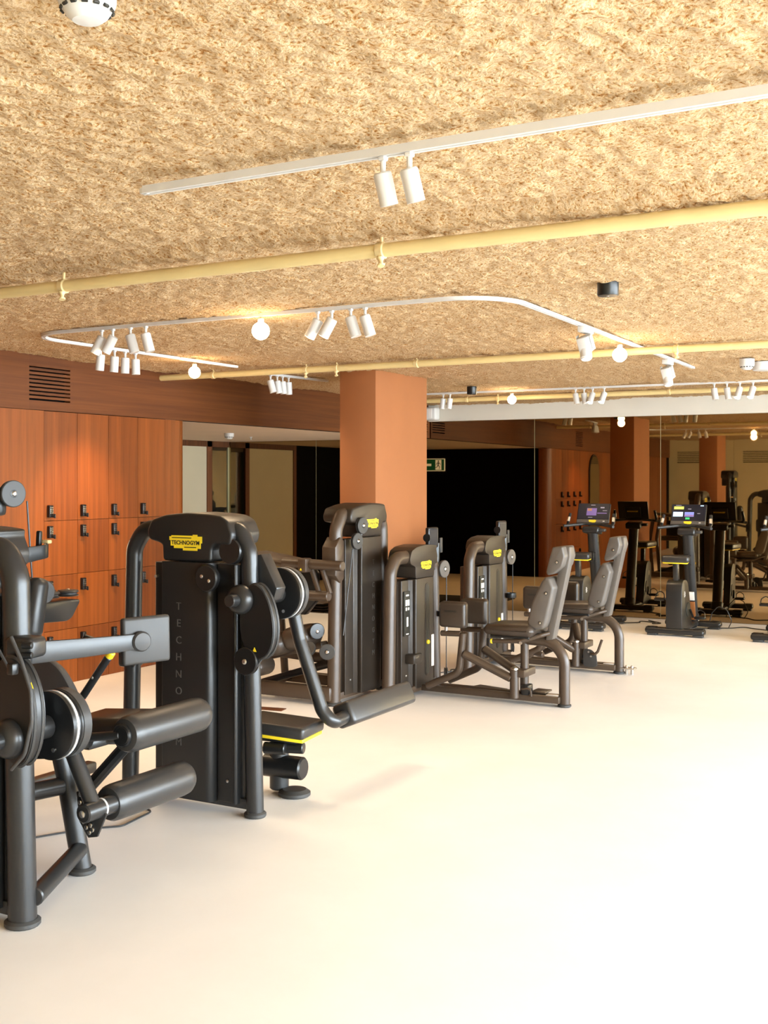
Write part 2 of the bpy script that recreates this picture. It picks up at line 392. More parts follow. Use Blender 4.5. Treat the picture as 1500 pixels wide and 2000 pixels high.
# --- sprayed foam ceiling: a real, lumpy surface
def smooth_noise(xs, ys, cell, seed):
    rng = np.random.default_rng(seed)
    gx = (xs - xs.min()) / cell; gy = (ys - ys.min()) / cell
    t = rng.random((int(gx.max()) + 3, int(gy.max()) + 3))
    ix = gx.astype(int); fx = gx - ix; iy = gy.astype(int); fy = gy - iy
    fx = fx * fx * (3 - 2 * fx); fy = fy * fy * (3 - 2 * fy)
    a = t[ix][:, iy] * (1 - fx)[:, None] + t[ix + 1][:, iy] * fx[:, None]
    b = t[ix][:, iy + 1] * (1 - fx)[:, None] + t[ix + 1][:, iy + 1] * fx[:, None]
    return a * (1 - fy)[None, :] + b * fy[None, :]
def foam():
    xs = np.concatenate([np.arange(LX - .05, 0.9, 0.017), np.arange(0.9, RX + .06, 0.06)])
    ys = [NY]
    while ys[-1] < 1.2: ys.append(ys[-1] + .05)
    while ys[-1] < 6.5: ys.append(ys[-1] + .016)
    while ys[-1] < FY + .2: ys.append(ys[-1] + min(.04, .016 + (ys[-1] - 6.5) * .006))
    ys = np.array(ys)
    h = 0.006 * (smooth_noise(xs, ys, .042, 1) - .5) + 0.015 * (smooth_noise(xs, ys, .021, 2) - .5)
    h += 0.006 * (smooth_noise(xs, ys, .11, 3) - .5) + 0.030 * (smooth_noise(xs, ys, .7, 4) - .5)
    lump = smooth_noise(xs, ys, .034, 5); h -= 0.007 * np.clip(lump - .62, 0, 1) / .38
    # the spray is thicker where it was built up along the pipes
    for py in (3.86, 7.79, 11.5): h -= 0.030 * np.exp(-((ys - py - .03) / .10) ** 2)[None, :] * smooth_noise(xs, ys, .25, int(py * 10))
    h += 0.050 * (np.exp(-((ys - 3.72) / .05) ** 2) * 1.0)[None, :] * (.35 + .65 * smooth_noise(xs, ys, .5, 77))
    Xg, Yg = np.meshgrid(xs, ys, indexing='ij')
    co = np.stack([Xg, Yg, CZ + h], -1).reshape(-1, 3)
    nx, ny = len(xs), len(ys)
    i, j = np.meshgrid(np.arange(nx - 1), np.arange(ny - 1), indexing='ij')
    q = np.stack([i * ny + j, i * ny + j + 1, (i + 1) * ny + j + 1, (i + 1) * ny + j], -1).reshape(-1, 4)
    me = bpy.data.meshes.new('ceiling')
    me.vertices.add(len(co)); me.vertices.foreach_set('co', co.astype(np.float32).ravel())
    me.loops.add(q.size); me.loops.foreach_set('vertex_index', q.astype(np.int32).ravel())
    me.polygons.add(len(q)); me.polygons.foreach_set('loop_start', np.arange(0, q.size, 4, dtype=np.int32))
    me.update(calc_edges=True); me.validate()
    me.shade_smooth(); me.materials.append(M['foam'])
    o = bpy.data.objects.new('ceiling', me); col.objects.link(o); origin[o] = (0, 0, 0)
    return o
struct(tag(foam(), 'lumpy sprayed tan foam ceiling over the gym', 'ceiling'))
struct(tag(G().box((LX - .2, NY - .1, 2.64), (RX + .1, FY + .4, 2.72)).make('ceiling_slab', 'whitewall', smooth=0), 'ceiling slab above the sprayed foam', 'ceiling'))

# --- left wall: veneer panels, locker bank
wl = struct(tag(G().box((LX - .22, NY - .1, 0), (LX - .02, 6.40, 2.144)).make('wall_left', 'backing_shade', smooth=0), 'wood veneer wall on the left beside the lockers', 'wall'))
yy = NY
pw = [0.463] * 15 + [0.37]
edges = [6.415 - .463 * k for k in range(0, 16)][::-1]
for a, b in zip(edges[:-1], edges[1:]):
    if b < NY: continue
    G().box((LX - .02, max(a, NY) + .0015, .0), (LX, b - .0015, 2.14)).make('panel', 'wood', wl, smooth=0)
# end of the locker block: blank panel, rounded wood corner, end wall painted dark for its shade
we = struct(tag(G().box((LX - .22, 8.03, 0), (LX - .02, 8.05, 2.144)).make('wall_locker_end', 'backing_shade', smooth=0), 'rounded wood corner at the end of the locker bank', 'wall'))
pts = [(LX, 7.845), (LX, 8.02)] + [(LX - .18 + .18 * math.cos(R(a)), 8.02 + .18 * math.sin(R(a))) for a in range(0, 91, 9)] + [(LX - .18, 8.17), (LX - .02, 8.0), (LX - .02, 7.845)]
G().prism(pts, 0, 2.14, 'z').make('corner_panel', 'wood', we, smooth=25)
struct(tag(G().box((CX - .1, 8.0, 0), (LX - .18, 8.20, 2.144)).make('wall_corridor_near', 'backing_shade', smooth=0), 'end wall of the corridor behind the lockers, its shade painted black', 'wall'))

# fascia above lockers and corridor, with two slotted air grilles
def slotted(name, plane_x, y0, y1, z0, z1, grilles, m, label):
    root = struct(tag(G().box((plane_x - .12, y0, z0), (plane_x - .06, y1, z1)).make(name, 'backing_shade', smooth=0), label, 'fascia'))
    cur = y0
    for (a, b, g0, g1, n) in grilles:
        G().box((plane_x - .06, cur, z0), (plane_x, a, z1)).make('board', m, root, smooth=0)
        G().box((plane_x - .06, a, z0), (plane_x, b, g0)).make('board', m, root, smooth=0)
        G().box((plane_x - .06, a, g1), (plane_x, b, z1)).make('board', m, root, smooth=0)
        p = (g1 - g0) / (n - .5)
        first = None
        for k in range(n - 1):
            zc = g0 + p * (k + .5)
            if first is None:
                first = G().box((plane_x - .03, a, zc), (plane_x, b, zc + p * .62)).make('slat', m, root, smooth=0)
            else:
                c = first.copy(); col.objects.link(c); c.location.z = p * k
        cur = b
    G().box((plane_x - .06, cur, z0), (plane_x, y1, z1)).make('board', m, root, smooth=0)
    return root
slotted('trim_1', LX, NY, my(LX) - .02, 2.144, 2.64, [(6.265, 6.693, 2.215, 2.475, 9), (12.55, 12.95, 2.215, 2.475, 9)], 'woodh', 'dark wood fascia with slotted air grilles above the lockers')

# corridor
struct(tag(G().box((CX - .1, 8.0, 2.144), (LX - .12, my(CX) + .2, 2.24)).make('ceiling_corridor', 'corrceil', smooth=0), 'low white corridor ceiling beyond the fascia', 'ceiling'))
wc = struct(tag(G().box((CX - .12, 8.0, 0), (CX - .02, my(CX) + .2, 2.3)).make('wall_corridor_left', 'backing_shade', smooth=0), 'far corridor wall with pale panel and dark glass door', 'wall'))
G().box((CX - .02, 8.2, 0), (CX, 11.12, 2.144)).make('panel', 'backing_shade', wc, smooth=0)['label'] = 'panel with the corridor shade painted black'
G().box((CX - .02, 11.2, .02), (CX + .004, 12.44, 2.066)).make('panel', 'creampanel', wc, smooth=0)['label'] = 'pale panel'
for (a, b) in ((11.12, 11.2), (12.44, 12.545)):
    G().box((CX - .02, a, 0), (CX + .02, b, 2.144)).make('frame', 'frame_wood', wc, smooth=0)
G().box((CX - .02, 11.2, 2.066), (CX + .02, my(CX) - .01, 2.144)).make('frame', 'frame_wood', wc, smooth=0)
d1 = struct(tag(G().box((CX - .012, 12.55, .01), (CX, my(CX) - .012, 2.062)).make('door_1', 'glass', smooth=0), 'dark glass door in a wood frame at the corridor end', 'door'))

# --- mirror wall
def mrot(x, y):   # out-of-square mirror line
    c, s = math.cos(MA), math.sin(MA); return (-3.2 + c * x - s * y, FY + s * x + c * y)
def mbox(g, x0, x1, y0, y1, z0, z1):
    a = [mrot(x, y) for x, y in ((x0, y0), (x1, y0), (x1, y1), (x0, y1))]
    v = [(*p, z0) for p in a] + [(*p, z1) for p in a]
    return g.add(v, [(3, 2, 1, 0), (4, 5, 6, 7), (0, 1, 5, 4), (1, 2, 6, 5), (2, 3, 7, 6), (3, 0, 4, 7)])
wf = struct(tag(mbox(G(), -6.6, 7.9, .02, .16, 0, 2.7).make('wall_far', 'backing_shade', smooth=0), 'far wall faced with tall bronze mirror panels', 'wall'))
seams = [-9.69, -8.27, -6.75, -5.165, -3.625, -2.07, -.51, 1.05, 2.61, 4.17, 4.58]
for a, b in zip(seams[:-1], seams[1:]):
    top = 2.144 if b < -6.7 else 2.352
    mbox(G(), a + 3.2 + .003, b + 3.2 - .003, 0, .006, .004, top).make('mirror_panel', 'mirror', wf, smooth=0)
    mbox(G(), b + 3.2 - .003, b + 3.2 + .003, .001, .01, .004, top).make('mirror_edge', 'edge', wf, smooth=0)
G().box((CX, my(CX) - .03, 0), (CX + .012, my(CX), 2.1)).make('mirror_edge', 'edge', wf, smooth=0)
t2 = struct(tag(mbox(G(), LX + 3.2 + .0, 7.78, -.06, .02, 2.352, 2.64).make('trim_2', 'whitewall', smooth=0), 'white boxed bulkhead above the mirror wall', 'bulkhead'))

# --- window wall on the right (outside the frame, brings the daylight)
wr = struct(tag(G().box((RX, NY - .1, 2.45), (RX + .2, FY + .4, 2.72)).box((RX, NY - .1, 0), (RX + .2, NY, 2.45)).box((RX, 11.7, 0), (RX + .2, FY + .4, 2.45)).make('wall_right', 'whitewall', smooth=0), 'shop front wall on the right around the windows', 'wall'))
for k in range(6):
    y0 = NY + 2.1 * k
    w = struct(tag(G().box((RX + .06, y0, .05), (RX + .07, y0 + 2.1, 2.45)).make('window_%d' % (k + 1), 'pane', smooth=0), 'tall shop window pane in a dark frame, %s from the camera end' % ['first', 'second', 'third', 'fourth', 'fifth', 'sixth'][k], 'window'))
    G().box((RX + .02, y0, 0), (RX + .1, y0 + .06, 2.45)).make('window_frame', 'frame', w, smooth=0)
    G().box((RX + .02, y0, 0), (RX + .1, y0 + 2.1, .06)).make('window_sill', 'frame', w, smooth=0)

# --- wall behind the camera
wn = struct(tag(G().box((LX - .2, NY - .2, 0), (RX + .2, NY - .03, 2.72)).make('wall_near', 'backing_shade', smooth=0), 'cream panelled wall behind the camera', 'wall'))
def near_panel(x0, x1, g=None):
    if not g: G().box((x0 + .002, NY - .03, 0), (x1 - .002, NY, 2.62)).make('panel', 'cream', wn, smooth=0); return
    a, b, z0, z1, n = g
    for q in (((x0 + .002, 0), (a, 2.62)), ((b, 0), (x1 - .002, 2.62)), ((a, 0), (b, z0)), ((a, z1), (b, 2.62))):
        G().box((q[0][0], NY - .03, q[0][1]), (q[1][0], NY, q[1][1])).make('panel', 'cream', wn, smooth=0)
    p = (z1 - z0) / (n - .5); first = None
    for k in range(n - 1):
        zc = z0 + p * (k + .5)
        if first is None: first = G().box((a, NY - .02, zc), (b, NY, zc + p * .6)).make('slat', 'cream', wn, smooth=0)
        else:
            c = first.copy(); col.objects.link(c); c.location.z = p * k
near_panel(LX - .02, -5.1, (-6.4, -5.55, 2.02, 2.28, 7))
near_panel(-5.1, -3.6, (-4.9, -4.1, 2.02, 2.28, 7))
for a in (-3.6, -2.1, -.6, .9, 2.4): near_panel(a, a + 1.5)
near_panel(3.9, RX)

# --- terracotta columns
for (x0, y0, nm, lb) in ((-5.19, 8.53, 'column', 'square terracotta column standing between the machines'), (-5.19, 1.75, 'column', 'terracotta column further back, seen only in the mirror')):
    struct(tag(G().box((x0, y0, 0), (x0 + .36, y0 + .97, 2.60)).make(nm, 'terracotta', bevel=.004), lb, 'column'))

# ================================================================== lockers
def lock_mesh():
    g = G()
    g.rbox((LX + .016, 0, 0), (.032, .042, .095), .006)
    g.cyl((LX + .018, .014, -.036), (LX + .045, .014, -.036), .013, 12)
    g.rbox((LX + .05, .014, -.036), (.014, .012, .034), .004)
    g.slot(1)
    for r in range(4):
        for c in (-1, 1): g.box((LX + .031, c * .009 - .003, .030 - r * .014 - .003), (LX + .0335, c * .009 + .003, .030 - r * .014 + .003))
    return g
ROWS = [(1.288, 2.14), (0.861, 1.288), (0.430, 0.861), (0.0, 0.430)]
RN = ['tall top', 'second', 'third', 'bottom']
LW = 0.3575
ordn = ['first', 'second', 'third', 'fourth']
lock_me = None
for k in range(4):
    y0 = 6.415 + LW * k; y1 = y0 + LW
    t = thing('locker_column', (LX, y0, 0), 'reddish wood locker column, %s from the left, with four doors and black keypad locks' % ordn[k], 'locker', 'wood locker bank along the left wall')
    G().box((LX - .22, y0 + .001, .0), (LX - .02, y1 - .001, 2.14)).make('carcass', 'backing_shade', t, smooth=0)
    for ri, (z0, z1) in enumerate(ROWS):
        d = G().box((LX - .02, y0 + .0017, z0 + .0017), (LX, y1 - .0017, z1 - .0017)).make('door', 'wood', t, smooth=0)
        lz = z0 + .075 if ri == 0 else z1 - .085
        if lock_me is None:
            lk = lock_mesh().make('keypad_lock', 'black', d, mats=['steel'])
            lk.data.transform(Matrix.Translation(Vector((0, y0, 0))))
            lock_me = lk.data
        else:
            lk = bpy.data.objects.new('keypad_lock', lock_me); col.objects.link(lk); lk.parent = d
        lk.location = (0, .05, lz)
# arched mirror further along the wall (only seen in reflection)
am = thing('arched_mirror', (LX, 5.57, .3), 'tall arched mirror in a black frame on the wood wall', 'mirror')
def arch(hw, z0, z1, n=14): return [(5.57 - hw, z0), (5.57 + hw, z0)] + [(5.57 + hw * math.cos(PI * k / n), z1 - hw + hw * math.sin(PI * k / n)) for k in range(n + 1)]
G().prism(arch(.33, .30, 2.09), LX + .001, LX + .022, 'x').make('frame', 'black', am)
G().prism(arch(.30, .33, 2.06), LX + .022, LX + .026, 'x').make('mirror_glass', 'mirror', am, smooth=0)

# entrance mat in front of the corridor
tag(G().rbox((-6.75, 12.33, .006), (1.70, 1.26, .012), .005).make('entrance_mat', 'mat'), 'black entrance mat on the floor at the corridor mouth', 'mat')

# ================================================================== ceiling fixtures
# track rails
def sq_rail(pts, z, label, bend=.0, w=1.0):
    """flat-bottomed rectangular rail swept along a path in plan"""
    t = thing('track_rail', (pts[0][0], pts[0][1], z), label, 'track')
    path = []
    V = [Vector((x, y, 0)) for x, y in pts]; path.append(V[0])
    for i in range(1, len(V) - 1):
        a, p, c = V[i - 1], V[i], V[i + 1]; d0 = (a - p).normalized(); d1 = (c - p).normalized(); ang = d0.angle(d1)
        tt = bend / math.tan(ang / 2); bis = (d0 + d1).normalized(); cen = p + bis * (bend / math.sin(ang / 2))
        u0 = p + d0 * tt - cen; u1 = p + d1 * tt - cen; tot = u0.angle(u1); ax = u0.cross(u1).normalized()
        for k in range(13): path.append(cen + Matrix.Rotation(tot * k / 12, 3, ax) @ u0)
    path.append(V[-1])
    def sweep(hw, z0, z1, off=0):
        rings = []
        for i, p in enumerate(path):
            tg = (path[min(i + 1, len(path) - 1)] - path[max(i - 1, 0)]).normalized(); sd = Vector((-tg.y, tg.x, 0))
            rings.append([(*(p + sd * (off + hw)).xy, z0), (*(p + sd * (off - hw)).xy, z0), (*(p + sd * (off - hw)).xy, z1), (*(p + sd * (off + hw)).xy, z1)])
        return G().rings(rings)
    sweep(.0045 * w, z, z + .019 * w, -.0082 * w).make('rail_side', 'white', t, smooth=25)
    sweep(.0045 * w, z, z + .019 * w, .0082 * w).make('rail_side', 'white', t, smooth=25)
    sweep(.0040 * w, z + .005, z + .017 * w).make('groove', 'lens', t, smooth=25)
    for p in (path[0], path[-1]):
        G().rbox((p.x, p.y, z + .010), (.027, .027, .020), .003).make('end_cap', 'white', t)
    return t
TZ = 2.50
sq_rail([(-2.40, 2.77), (3.0, 2.77)], TZ, 'long straight white track rail nearest the camera on the foam ceiling', w=1.25)
sq_rail([(-5.62, 7.60), (-5.62, 5.29), (-2.28, 5.29), (-2.36, 9.50)], 2.527, 'white track rail bent into a rounded loop on the foam ceiling', .33)
sq_rail([(-5.76, 8.20), (-5.68, 9.10)], 2.527, 'short white track rail left of the terracotta column')
sq_rail([(-5.75, 11.02), (2.9, 11.15)], 2.527, 'long white track rail in front of the mirror wall')

SPW = 22
def spot(x, y, z, aim, label, group, lit=False, r=.030, ln=.112, watt=None):
    watt = SPW if watt is None else watt
    """cylindrical spotlight hanging from a rail; aim = direction the light points"""
    t = thing('spotlight', (x, y, z), label, 'spotlight', group)
    G().rbox((x, y, z - .005), (.024, .024, .014), .004, k=1).make('adapter', 'white', t)
    G().cyl((x, y, z - .010), (x, y, z - .05), .008, 10).make('stem', 'white', t)
    a = Vector(aim).normalized(); p = Vector((x, y, z - .055)) - a * .012
    b = G().lathe(p, a, [(r * .82, 0), (r * .97, .004), (r, .010), (r, ln), (r * .9, ln)], 20).make('body', 'white', t)
    G().lathe(p + a * (ln - .004), a, [(r * .88, 0), (r * .88, .0045), (r * .3, .006)], 16).make('lens', 'lamp' if lit else 'lens', b)
    if watt:
        d = bpy.data.lights.new('spot_beam', 'SPOT'); d.energy = watt; d.spot_size = R(125); d.spot_blend = 1.0; d.color = (1, .74, .46); d.shadow_soft_size = .12
        o = bpy.data.objects.new('spot_beam', d); col.objects.link(o); o.parent = t
        o.location = (p + a * (ln + .01)) - Vector((x, y, z)); o.rotation_euler = (a + Vector((0, 0, -.6))).to_track_quat('-Z', 'Y').to_euler()
    return t

# pair on the near rail
for k, (x, aim) in enumerate(((-1.545, (.10, .30, -1)), (-1.462, (.12, .30, -1)))):
    spot(x, 2.77, TZ, aim, ['left', 'right'][k] + ' of the two white spotlights on the nearest track rail', 'spotlights on the near rail', r=.026, ln=.092, watt=0)
# loop rail: left group near the bend, along x
for k, (x, aim) in enumerate(((-4.93, (-.55, -.15, -1)), (-4.84, (-.55, -.15, -1)), (-4.70, (.25, .1, -1)), (-4.58, (.25, .1, -1)))):
    spot(x, 5.29, 2.527, aim, '%s from the left of four white spotlights at the left bend of the loop rail' % ordn[k], 'spotlights at the loop bend', lit=k < 2)
for k, y in enumerate((6.02, 6.16, 6.27, 6.38)):
    spot(-5.62, y, 2.527, (-.12 + .05 * k, .0, -1), '%s from the left of four white spotlights against the wood fascia' % ordn[k], 'spotlights by the fascia')
for k, (x, aim) in enumerate(((-3.36, (-.55, -.15, -1)), (-3.27, (-.55, -.15, -1)), (-3.15, (.30, .1, -1)), (-3.06, (.30, .1, -1)))):
    spot(x, 5.29, 2.527, aim, '%s from the left of four white spotlights midway along the loop rail' % ordn[k], 'spotlights midway on the loop', lit=k < 2)
for k, y in enumerate((8.28, 8.37, 8.44, 8.52)):
    spot(-5.75 + .01 * k, y, 2.527, (.25 - .09 * k, .1, -1), '%s from the left of four white spotlights on the short rail beside the column' % ordn[k], 'spotlights by the column')
for k, x in enumerate((-5.41, -5.33)):
    spot(x, 11.03, 2.527, (-.15, 0, -1), ['left', 'right'][k] + ' white spotlight close to the top right corner of the column', 'spotlights beside the column top')
for k, x in enumerate((-3.93, -3.84, -3.75, -3.63)):
    spot(x, 11.05, 2.527, (.22, -.1, -1) if k < 2 else (-.2, -.45, -1), '%s from the left of four spotlights above the second mirror panel' % ordn[k], 'spotlights above the mirror', lit=k >= 2)
for k, x in enumerate((-2.55, -2.43, -2.31, -2.19)):
    spot(x, 11.07, 2.527, (.18, -.1, -1) if k < 2 else (-.2, -.45, -1), '%s from the left of four spotlights at the right end above the mirror' % ordn[k], 'spotlights right above the mirror', lit=k >= 2)
def projector(x, y, label):
    t = thing('projector_spotlight', (x, y, 2.527), label, 'spotlight', 'boxy projectors on the loop rail')
    G().rbox((x, y, 2.509), (.05, .16, .036), .006).make('adapter', 'white', t)
    G().rbox((x, y, 2.425), (.075, .105, .10), .010, (R(18), R(-10), 0)).make('housing', 'white', t)
    for s in (-1, 1): G().rbox((x + s * .042, y, 2.435), (.006, .05, .09), .002, (R(18), R(-10), 0)).make('bracket', 'white', t)
    b = G().lathe((x + .004, y - .012, 2.385), (.18, -.30, -1), [(.036, 0), (.036, .05), (.030, .055)], 18).make('barrel', 'white', t)
    G().lathe((x + .004 + .0085, y - .012 - .0143, 2.385 - .0475), (.18, -.30, -1), [(.030, 0), (.030, .008)], 18).make('lens', 'lens', b)
projector(-2.29, 6.62, 'boxy white projector spotlight nearer the camera on the loop rail')
projector(-2.36, 8.72, 'boxy white projector spotlight at the far end of the loop rail')
def globe(x, y, z, r, label):
    t = thing('globe_lamp', (x, y, z), label, 'lamp', 'lit globe lamps')
    G().lathe((x, y, z - r), (0, 0, 1), [(r * math.sin(PI * k / 14) + .0005, r - r * math.cos(PI * k / 14)) for k in range(15)], 24).make('globe', 'globe', t)
    G().cyl((x, y, z + r * .92), (x, y, z + r + .02), .018, 14).make('cap', 'white', t)
    d = bpy.data.lights.new('globe_light', 'POINT'); d.energy = 6; d.color = (1, .72, .42); d.shadow_soft_size = r * 1.05
    o = bpy.data.objects.new('globe_light', d); col.objects.link(o); o.parent = t; o.location = (0, 0, -r * 1.4)
    return t
globe(-3.74, 5.29, 2.445, .050, 'glowing globe lamp on the loop rail between two spotlight groups')
globe(-5.62, 7.06, 2.445, .046, 'glowing globe lamp in front of the wood fascia')
globe(-2.33, 7.42, 2.440, .048, 'glowing globe lamp hanging in front of the middle pipe')
globe(-4.62, 11.04, 2.445, .046, 'glowing globe lamp right of the column before the mirror wall')
# extra warm spot beams without fixtures, added to light the lockers and corridor
def beam(loc, to, power, ang, blend=.6, color=(1, .70, .38)):
    d = bpy.data.lights.new('spot_beam', 'SPOT'); d.energy = power; d.spot_size = R(ang); d.spot_blend = blend; d.color = color; d.shadow_soft_size = .03
    o = bpy.data.objects.new('spot_beam', d); col.objects.link(o); o.location = loc
    o.rotation_euler = (Vector(to) - Vector(loc)).to_track_quat('-Z', 'Y').to_euler()
beam((-5.66, 6.72, 2.36), (-6.57, 6.80, 1.25), 150, 58, .95, (1, .62, .30))
beam((-5.35, 11.0, 2.36), (-7.0, 10.8, 0.0), 60, 90, .9)
beam((-8.1, 10.2, 2.12), (-8.1, 10.4, 0.0), 60, 120, .9)

# water pipes with fittings
def pipe(y, x0, x1, z, r, fits, label):
    t = thing('pipe', (x0, y, z), label, 'pipe', 'pale yellow ceiling pipes')
    G().tube([(x0, y, z), (x1, y, z)], r, 18).make('pipe_run', 'pipe', t)
    for k, (x, hang) in enumerate(fits):
        g = G().lathe((x - .018, y, z), (1, 0, 0), [(r * 1.02, 0), (r * 1.22, .004), (r * 1.22, .032), (r * 1.02, .036)], 18)
        g.tube([(x, y, z + r), (x, y + .004, z + .10)], .007, 8)
        c = g.make('clamp', 'fitting', t)
        if hang:
            G().lathe((x, y - .01, z - r * .8), (.25, -.25, -1), [(.012, 0), (.016, .012), (.010, .02), (.008, .035), (.016, .04), (.014, .046)], 10).make('sprinkler_head', 'fitting', c)
    return t
pipe(3.86, -6.55, 4.55, 2.492, .027, [(-3.83, True), (-2.16, True), (.4, False)], 'thick pale yellow pipe running along the ceiling nearest the camera')
pipe(7.79, -6.60, 4.55, 2.500, .026, [(-6.0, False), (-5.06, True), (-4.77, True), (-4.05, False), (-2.05, True)], 'pale yellow pipe crossing in front of the column top')
pipe(11.5, -6.55, 4.55, 2.500, .026, [(-5.35, False), (-4.98, True), (-3.1, False), (-1.6, False)], 'pale yellow pipe close to the white bulkhead of the mirror wall')

def detector(x, y, z, r, label, black=False):
    t = thing('smoke_detector', (x, y, z), label, 'smoke detector')
    if black:
        G().lathe((x, y, z), (0, 0, 1), [(r * .2, 0), (r * .93, .0), (r, .006), (r, .075), (r * .9, .08)], 28).make('housing', 'black', t)
        G().lathe((x, y, z - .003), (0, 0, 1), [(r * .10, 0), (r * .16, .004)], 10).make('led', 'steel', t)
        return t
    h = G().lathe((x, y, z), (0, 0, 1), [(r * .15, 0), (r * .50, .002), (r * .72, .012), (r * .78, .018), (r * .95, .030), (r, .040), (r, .085)], 32).make('housing', 'white', t)
    for k in range(14):
        a = 2 * PI * k / 14
        G().rbox((x + math.cos(a) * r * .865, y + math.sin(a) * r * .865, z + .024), (.006, r * .22, .009), .001, (0, R(-35), a), k=1).make('vent_slot', 'ink', h)
    return t
detector(-1.585, 1.66, 2.492, .056, 'white smoke detector at the top left edge of the picture')
detector(-1.85, 9.12, 2.46, .056, 'white smoke detector on the far right of the ceiling')
tag(G().lathe((-1.77, 9.38, 2.47), (0, 0, 1), [(.03, 0), (.085, .006), (.10, .03), (.10, .07)], 28).make('round_ceiling_light', 'white'), 'flat round white ceiling light beside the far smoke detector', 'ceiling light')
detector(-1.745, 5.37, 2.497, .052, 'round black sensor hanging from the foam in the middle right', True)
detector(-4.82, 10.48, 2.47, .05, 'small black sensor on the rail before the mirror wall', True)
detector(-7.9, 10.55, 2.075, .055, 'white smoke detector under the low corridor ceiling')
def sprinkler(x, y, z, label):
    t = thing('sprinkler', (x, y, z), label, 'sprinkler')
    G().lathe((x, y, z - .035), (0, 0, 1), [(.012, 0), (.013, .002), (.005, .004), (.005, .024), (.018, .03), (.022, .036)], 12).make('head', 'white', t)
sprinkler(-8.35, 11.6, 2.144, 'small white sprinkler in the corridor ceiling')
# speaker on the bulkhead
sp = thing('loudspeaker', (-6.30, my(-6.3) - .06, 2.36), 'small white loudspeaker fixed to the bulkhead behind the column', 'loudspeaker')
G().rbox((-6.50, my(-6.4) - .13, 2.445), (.20, .13, .165), .03, k=3).make('cabinet', 'white', sp)
G().rbox((-6.52, my(-6.4) - .196, 2.445), (.14, .01, .12), .004, k=2).make('front_grille', 'lens', sp)
# exit sign on the dark-painted end wall, read in the mirror
ex = thing('exit_sign', (-8.66, 8.20, 1.76), 'green and white emergency exit sign with running figure and arrow', 'sign')
G().rbox((-8.68, 8.225, 1.875), (.50, .03, .215), .008).make('frame', 'signwhite', ex)
p = G().box((-8.92, 8.24, 1.778), (-8.44, 8.2445, 1.972)).make('green_face', 'green', ex, smooth=0)
d = G().box((-8.60, 8.2445, 1.79), (-8.49, 8.2465, 1.96)).make('door_symbol', 'signwhite', p, smooth=0)
g = G()
y0, y1 = 8.2465, 8.2485
g.prism([(-8.545 + .014 * math.cos(2 * PI * k / 12), 1.938 + .014 * math.sin(2 * PI * k / 12)) for k in range(12)], y0, y1, 'y')
for pl in ([(-8.535, 1.92), (-8.555, 1.92), (-8.562, 1.86), (-8.54, 1.856)], [(-8.555, 1.92), (-8.582, 1.90), (-8.592, 1.87), (-8.586, 1.867), (-8.575, 1.893), (-8.553, 1.908)], [(-8.535, 1.918), (-8.512, 1.90), (-8.505, 1.875), (-8.512, 1.872), (-8.520, 1.894), (-8.54, 1.902)],
           [(-8.56, 1.862), (-8.582, 1.836), (-8.602, 1.834), (-8.602, 1.825), (-8.578, 1.826), (-8.546, 1.856)], [(-8.545, 1.862), (-8.528, 1.835), (-8.534, 1.80), (-8.525, 1.799), (-8.516, 1.838), (-8.534, 1.866)]):
    g.prism(pl, y0, y1, 'y')
g.make('running_figure', 'ink', p, smooth=0)
g = G().prism([(-8.90, 1.875), (-8.83, 1.94), (-8.83, 1.895), (-8.68, 1.895), (-8.68, 1.855), (-8.83, 1.855), (-8.83, 1.81)][::-1], 8.2445, 8.2465, 'y')
g.make('arrow', 'signwhite', p, smooth=0)
# ================================================================== training machines
class L(G):
    """shapes in a local frame, mapped into the world when made"""
    def __init__(s, W): super().__init__(); s.W = W
    def make(s, *a, **k):
        s.v = [tuple(s.W(*p)) for p in s.v]; return super().make(*a, **k)
def frame_minus_y(cx, y): return lambda a, n, z: (cx + a, y - n, z)        # front looks towards -y
def frame_plus_x(x, cy): return lambda a, n, z: (x + n, cy + a, z)         # front looks towards +x
def mirrored(W): return lambda a, n, z: W(-a, n, z)

def round_poly(pts, r, n=4):
    out = []
    k = len(pts)
    for i in range(k):
        a, p, c = [Vector((*pts[j % k], 0)) for j in (i - 1, i, i + 1)]
        d0 = (a - p); d1 = (c - p); t = min(r, d0.length * .45, d1.length * .45)
        p0 = p + d0.normalized() * t; p1 = p + d1.normalized() * t
        for q in range(n + 1):
            u = q / n; b = p0 * (1 - u) ** 2 + p * 2 * u * (1 - u) + p1 * u ** 2; out.append((b.x, b.y))
    return out

